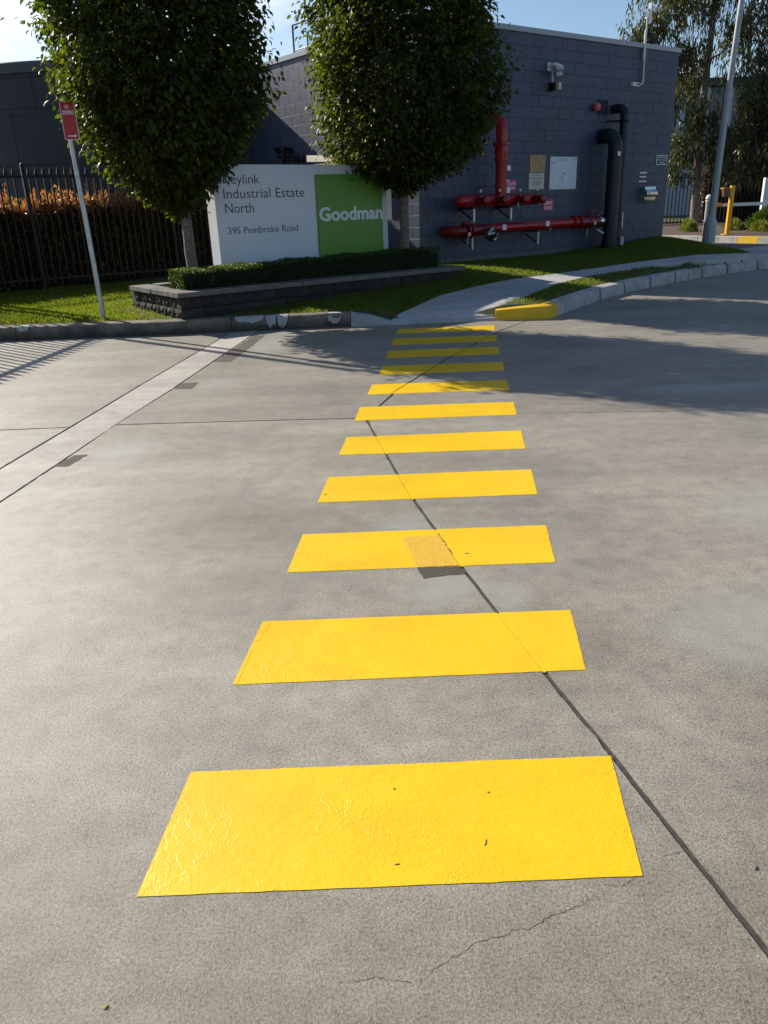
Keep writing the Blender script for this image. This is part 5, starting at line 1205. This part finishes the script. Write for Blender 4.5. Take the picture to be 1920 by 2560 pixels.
yp = thing('card_reader_post', (9.36, 21.5, .4), 'yellow post carrying a hooded card reader box beside the boom gate', 'post')
mb = MB(); mb.box(9.30, 9.40, 21.45, 21.55, .38, 1.60); part('post', mb, M['yellow_steel'], yp)
mb = MB(); mb.hexa([(9.24, 21.46, 1.52), (9.30, 21.46, 1.25), (9.30, 21.54, 1.25), (9.24, 21.54, 1.52), (9.225, 21.46, 1.545), (9.30, 21.46, 1.545), (9.30, 21.54, 1.545), (9.225, 21.54, 1.545)]); part('gusset', mb, M['yellow_steel'], yp)
mb = MB(); mb.hexa([(9.12, 21.44, 1.335), (9.29, 21.44, 1.335), (9.27, 21.56, 1.335), (9.14, 21.56, 1.335), (9.08, 21.40, 1.53), (9.24, 21.40, 1.53), (9.24, 21.56, 1.53), (9.08, 21.56, 1.53)]); part('reader_box', mb, M['brown_plate'], yp)
mb = MB(); mb.box(9.065, 9.25, 21.36, 21.58, 1.533, 1.55); part('hood', mb, M['yellow_steel'], yp)
mb = MB(); mb.box(9.22, 9.48, 21.39, 21.61, .40, .415); part('base_plate', mb, M['yellow_steel'], yp)
bg_ = thing('boom_gate', (9.18, 22.5, .35), 'grey manual boom gate post with white dome top and silver arm', 'boom gate')
mb = MB(); mb.tube([(9.18, 22.5, .3), (9.18, 22.5, 1.23)], .075, 14); part('post', mb, M['lamp_grey'], bg_, True)
mb = MB(); mb.lathe((9.18, 22.5, 1.22), (0, 0, 1), [(0, .09), (.09, .09), (.14, .075), (.17, .045), (.18, .005)], 16); part('dome_cap', mb, M['white_pl'], bg_, True)
mb = MB(); mb.tube([(9.24, 22.42, 1.13), (9.45, 22.42, 1.13), (9.52, 22.42, 1.13)], [.055, .055, .04], 12); part('pivot_socket', mb, M['orange'], bg_, True)
mb = MB(); mb.box(9.50, 13.2, 22.40, 22.44, 1.085, 1.165); mb.box(9.50, 13.2, 22.385, 22.455, 1.115, 1.135); part('boom_arm', mb, M['galv'], bg_)
mb = MB(); mb.tube([(9.15, 22.45, 1.30), (9.08, 22.42, 1.285), (8.97, 22.38, 1.215)], .012, 6); lv = part('lever', mb, M['black'], bg_); mb = MB(); mb.sphere((8.965, 22.375, 1.21), .026, 10, 6); part('lever_knob', mb, M['white_pl'], lv, True)
ws = thing('white_sign', (11.7, 24, .35), 'tall white sign slab cut off by the right edge, behind the green bush', 'sign')
mb = MB(); mb.box(11.36, 12.3, 24.0, 24.12, .3, 1.80); part('panel', mb, M['white'], ws)
mb = MB(); mb.box(11.42, 12.24, 23.985, 23.998, 1.2, 1.7); part('face', mb, M['board'], ws)

def shrub(name, c, rx, rz, n, mat, label, group, L=.05, cat='shrub', spiky=False):
    t = thing(name, c, label, cat, group); th = nr.uniform(0, 2 * math.pi, n); cz = nr.uniform(-.1, 1, n); rr = np.sqrt(np.clip(1 - np.clip(cz, 0, 1) ** 2, 0, 1)) * (1 - .45 * nr.random(n) ** 2)
    lump = 1 + .15 * np.sin(3 * th + c[0] * 7) + .1 * np.sin(7 * th + cz * 5)
    pos = np.stack([c[0] + rx * rr * lump * np.cos(th), c[1] + rx * rr * lump * np.sin(th), c[2] + rz * np.clip(cz, 0, 1) * (1 - .3 * nr.random(n) ** 2) * lump], 1)
    d = np.stack([np.cos(th) * rr, np.sin(th) * rr, np.clip(cz, 0, 1) + .5], 1) + nr.normal(0, .4, (n, 3)); d /= np.linalg.norm(d, axis=1, keepdims=True)
    tag(leaves('foliage', pos, d, nr.uniform(L * .7, L * 1.2, n), .25 if spiky else .5, mat, t, org=c), kind='stuff')
    mb = MB()
    for k in range(6): a = rng.uniform(0, 6.28); limbs(mb, (c[0], c[1], c[2] - .05), (c[0] + rx * .6 * math.cos(a), c[1] + rx * .6 * math.sin(a), c[2] + rz * .6), .012, .004, .01, 3)
    tag(part('stems', mb, M['bark'], t), kind='stuff'); return t
shrub('low_shrub', (9.30, 24.0, .38), .20, .28, 1500, M['shrub_leaf'], 'low rounded shrub nearest the block wall corner, partly behind the kerb', 'low shrubs in the island bed', .06, spiky=True)
shrub('low_shrub', (9.75, 25.2, .38), .24, .30, 1700, M['shrub_leaf'], 'olive shrub at the foot of the gum tree trunk', 'low shrubs in the island bed', .06, spiky=True)
shrub('low_shrub', (10.62, 24.0, .38), .26, .28, 1700, M['shrub_leaf'], 'golden shrub just right of the yellow post', 'low shrubs in the island bed', .06, spiky=True)
shrub('low_shrub', (10.75, 22.6, .38), .27, .27, 1700, M['shrub_leaf'], 'golden shrub in front of the large green bush', 'low shrubs in the island bed', .06, spiky=True)
shrub('green_bush', (11.55, 23.6, .38), .62, .55, 3400, M['box_leaf'], 'large leafy green bush at the right edge below the white sign', None, .09, 'bush')

# fence at the back of the bed
rf = thing('palisade_fence', (13, 31, .3), 'black spear topped fence behind the gum trees on the right', 'fence')
pk4 = picket_mesh(1.88, .016)
x = 7.6; k = 0
fz_ = lambda x: .27 + .04 * (x - 11)
while x < 19: link_mesh('picket', pk4, None, rf, (x, 31.0, .30 + .02 * math.floor((x - 7.6) / 2.6)), 0); x += .135
for i in range(5):
    a = 7.55 + i * 2.6; zb = .30 + .02 * i
    mb = MB(); mb.box(a - .04, a + .04, 30.96, 31.04, 0, 2.25 + .02 * i); part('post', mb, M['black'], rf)
    for z in (zb + 1.70, zb + .14): mb = MB(); mb.box(a + .042, a + 2.558, 30.975, 31.025, z - .025, z + .025); part('rail', mb, M['black'], rf)

# dark hedge behind that fence
dh = thing('screen_hedge', (14, 32.3, .3), 'dark screening hedge behind the right hand fence', 'hedge')
N = 9000; x = nr.uniform(12.6, 20.5, N); y = 31.6 + np.abs(nr.normal(0, .35, N)); z = .3 + 1.95 * nr.random(N) + .12 * np.sin(x * 4)
d_ = nr.normal(0, .6, (N, 3)) + np.array([0, -.6, .3]); d_ /= np.linalg.norm(d_, axis=1, keepdims=True)
tag(leaves('foliage', np.stack([x, y, z], 1), d_, nr.uniform(.09, .15, N), .5, M['photinia_leaf'], dh, org=(14, 32.3, .3)), kind='stuff')
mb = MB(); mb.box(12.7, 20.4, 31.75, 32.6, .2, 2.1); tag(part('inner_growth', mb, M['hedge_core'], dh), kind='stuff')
mb = MB()
for k in range(16): xx = 12.8 + k * .5; limbs(mb, (xx, 32.1, .1), (xx + rng.gauss(0, .2), 32.1, 2.0), .04, .01, .05, 4)
tag(part('stems', mb, M['bark'], dh), kind='stuff')

# gum trees
def gum(base, H_, crown, label, nleaf, seed, lean=(0, 0), r0=.16, low=None):
    global nr, rng
    nr = np.random.default_rng(seed); rng = random.Random(seed); bx, by, bz = base
    t = thing('gum_tree', base, label, 'tree', 'gum trees behind the driveway'); mb = MB(); P = []
    for i in range(15):
        f = i / 14; P.append(Vector((bx + lean[0] * f + .05 * math.sin(f * 7 + seed), by + lean[1] * f, bz - .15 + (H_ - bz) * f)))
    mb.tube(P, [r0 * (1 - .62 * i / 14) for i in range(15)], 12); tr_ = part('trunk', mb, M['bark_pale'], t, True)
    pos = []; dr = []
    for (dx, dy, cz, rad, dens) in crown:
        c_ = Vector((bx + dx, by + dy, cz)); zb = max(bz + 1.2, min(H_ - .5, cz - math.hypot(dx, dy) * .75)); f = (zb - bz) / (H_ - bz); st = P[max(0, min(14, int(f * 14)))]
        mb = MB(); pth_ = limbs(mb, st, c_, max(.02, .055 * (1 - .5 * f)), .012, .10, 6); part('limb', mb, M['bark_pale'], tr_, True)
        for s_ in range(int(42 * dens)):
            q_ = c_ + Vector((nr.normal(0, rad * .5), nr.normal(0, rad * .5), nr.normal(0, rad * .42))); m_ = 24
            off = nr.normal(0, .10, (m_, 3)); off[:, 2] -= np.abs(nr.normal(0, .22, m_)); pos.append(np.array(q_) + off); dd = nr.normal(0, .35, (m_, 3)); dd[:, 2] -= 1.0; dr.append(dd)
    pos = np.concatenate(pos); dr = np.concatenate(dr); dr /= np.linalg.norm(dr, axis=1, keepdims=True)
    tag(leaves('crown', pos, dr, nr.uniform(.13, .24, len(pos)), .22, M['gum_leaf'], t, curl=.8, org=base), kind='stuff'); return t
gum((11.35, 29.0, .35), 10.5, [(-2.4, 0, 6.35, .55, .9), (-1.7, .4, 6.9, .7, 1.0), (-.9, -.3, 5.8, .75, 1.2), (-1.2, .3, 4.6, .8, 1.1), (-.5, .4, 7.4, .9, 1.4), (.5, 0, 8.0, .9, 1.3), (-1.4, 0, 8.0, .9, 1.2), (-.6, -.4, 3.3, .7, .9), (-.9, .2, 2.5, .55, .6), (.35, -.6, 3.2, .6, .8), (.5, -.4, 2.6, .55, .7), (.9, .2, 6.6, .8, .9), (.2, 0, 9.5, 1.1, 1.4), (-.3, .6, 5.3, .6, .7), (-.25, -.5, 4.0, .5, .6)],
    'gum tree with pale lit trunk just beyond the block wall corner', 0, 21, (-.12, 0))
gum((14.3, 27.8, .35), 11.5, [(-1.9, 0, 5.2, .9, 1.5), (-1.1, 0, 4.0, 1.0, 2.0), (-1.7, .2, 3.4, .8, 1.5), (-1.3, -.3, 2.6, .7, 1.4), (-.4, 0, 3.0, 1.0, 1.8), (.2, 0, 4.6, 1.1, 2.0), (-.7, .2, 5.8, 1.1, 2.0), (-1.6, 0, 6.7, .8, 1.1), (.4, .1, 6.8, 1.2, 2.0), (1.0, 0, 3.6, 1.1, 1.8), (1.2, 0, 5.6, 1.2, 1.8), (-.4, 0, 8.2, 1.2, 1.7), (.9, 0, 8.6, 1.2, 1.5), (-1.9, 0, 4.3, .6, 1.0), (-.9, -.4, 2.3, .5, .9), (-2.1, -.2, 2.5, .45, .7)],
    'dense drooping gum tree at the right edge behind the lamp post', 0, 22, (.2, 0), .2)

# office building behind, warehouse far left
ob = thing('office_building', (22, 45, .2), 'office building with dark glass strips and pale blue piers behind the gum trees', 'building')
mb = MB(); mb.box(10, 40, 45.3, 60, 0, 6.6); part('wall', mb, M['fascia'], ob)
mb = MB(); mb.box(9.9, 40.1, 44.85, 60.1, 6.62, 7.0); part('roof', mb, M['fascia'], ob)
mb = MB(); mb.box(10, 40, 45.0, 45.29, 0, 2.52); part('plinth_wall', mb, M['office'], ob)
mb = MB(); mb.box(9.95, 40.05, 44.93, 45.29, 2.523, 2.66); part('sill', mb, M['office'], ob)
for k in range(22):
    x = 10.1 + k * 1.22; mb = MB(); mb.box(x, x + .40, 45.05, 45.29, 2.664, 6.61); part('pier', mb, M['office'], ob)
    mb = MB(); mb.box(x + .41, x + 1.21, 45.2, 45.29, 2.664, 6.61); part('window', mb, M['window'], ob)
wh = thing('warehouse', (-9, 60, 0), 'grey warehouse roof showing just above the lit side wall', 'building')
mb = MB(); mb.box(-30, 14, 60, 80, 0, 9.4); part('wall', mb, M['tank'], wh); mb = MB(); mb.box(-30.3, 14.3, 59.7, 80.3, 9.403, 10.0); part('roof', mb, M['tankrim'], wh)
for k in range(10): mb = MB(); mb.box(-29 + k * 4.2, -26.4 + k * 4.2, 59.94, 59.997, 5.0, 7.0); part('window', mb, M['window'], wh)

# ------------------------------------------------------------------ grass
nr = np.random.default_rng(5)
def sample(n, x0, x1, y0, y1): return nr.uniform(x0, x1, n), nr.uniform(y0, y1, n)
gxs, gys = [], []
for n, bx in ((300000, (-7.5, 1.6, 9.8, 14.8)), (260000, (-.5, 8.2, 9.9, 19.3))):
    x, y = sample(n, *bx); gxs.append(x); gys.append(y)
x = np.concatenate(gxs); y = np.concatenate(gys)
qx, qy = x - OX, y - OY; u = qx * DX + qy * DY; v = -qx * DY + qy * DX
ok = ~in_poly(x, y, ROADSIDE) & (dist_line(x, y, KF) > .165) & ~in_poly(x, y, [(p[0], p[1]) for p in PL] + [(p[0], p[1]) for p in PR[::-1]])
ok &= ~((u > -.01) & (u < PU1 + .01) & (v > -.005) & (v < PV1 + .12)) & ~((u > C0U) & (v > V0 - .01)) & ~((u > 4.9) & (v > V0 + 1.2)) & ~((x > 7.55) & (y > 16.9)) & (v < 6.0)
ok &= ~((x > 7.5) & (y > 15.9) & (x - 7.5 > (y - 15.9) * .1)) & ~((x - 7.475) ** 2 + (y - 18.1) ** 2 < .02)
x, y, u, v = x[ok], y[ok], u[ok], v[ok]
from math import sin
patchy = np.sin(x * 2.3 + 1.3 * np.sin(y * 1.9)) * np.sin(y * 2.9 + x) 
kd = dist_line(x, y, KF)
dpl = np.hypot(np.clip(np.maximum(-u, u - PU1), 0, None), np.clip(np.maximum(-v, v - PV1), 0, None))
thin = np.where(kd < .32, .40, 1.0) * np.where((dpl < .28) & (u < 1.0), .3, 1.0) * np.clip(.85 + .25 * patchy, .3, 1)
k = nr.random(len(x)) < thin; x, y, kd, dpl, u = x[k], y[k], kd[k], dpl[k], u[k]
def blades(name, x, y, hgt, mat, wd_):
    N = len(x); z = terrain(x, y) - .004; a = nr.uniform(0, 2 * math.pi, N); ln = nr.uniform(.15, .75, N); b = nr.uniform(0, 2 * math.pi, N)
    wx, wy = np.cos(a) * wd_, np.sin(a) * wd_; h1 = hgt * .6
    p = np.stack([np.stack([x - wx, y - wy, z], 1), np.stack([x + wx, y + wy, z], 1), np.stack([x + wx * .7 + np.cos(b) * ln * h1 * .4, y + wy * .7 + np.sin(b) * ln * h1 * .4, z + h1], 1), np.stack([x - wx * .7 + np.cos(b) * ln * h1 * .4, y - wy * .7 + np.sin(b) * ln * h1 * .4, z + h1], 1), np.stack([x + np.cos(b) * ln * hgt, y + np.sin(b) * ln * hgt, z + hgt * (1 - .3 * ln)], 1)], 1)
    base = np.arange(N)[:, None] * 5; tri = np.concatenate([base + np.array([[0, 1, 2]]), base + np.array([[0, 2, 3]]), base + np.array([[3, 2, 4]])], 1).reshape(-1, 3)
    return tag(link_mesh(name, raw_mesh(name, p.reshape(-1, 3), tri, 3), mat), kind='stuff')
dry = nr.random(len(x)) < np.where(kd < .34, .35, np.where((dpl < .3) & (u < 1.2), .4, .03))
blades('grass', x[~dry], y[~dry], nr.uniform(.022, .06, (~dry).sum()), M['grass'], .0045)
blades('dry_grass', x[dry], y[dry], nr.uniform(.015, .04, dry.sum()), M['dry_grass'], .004)
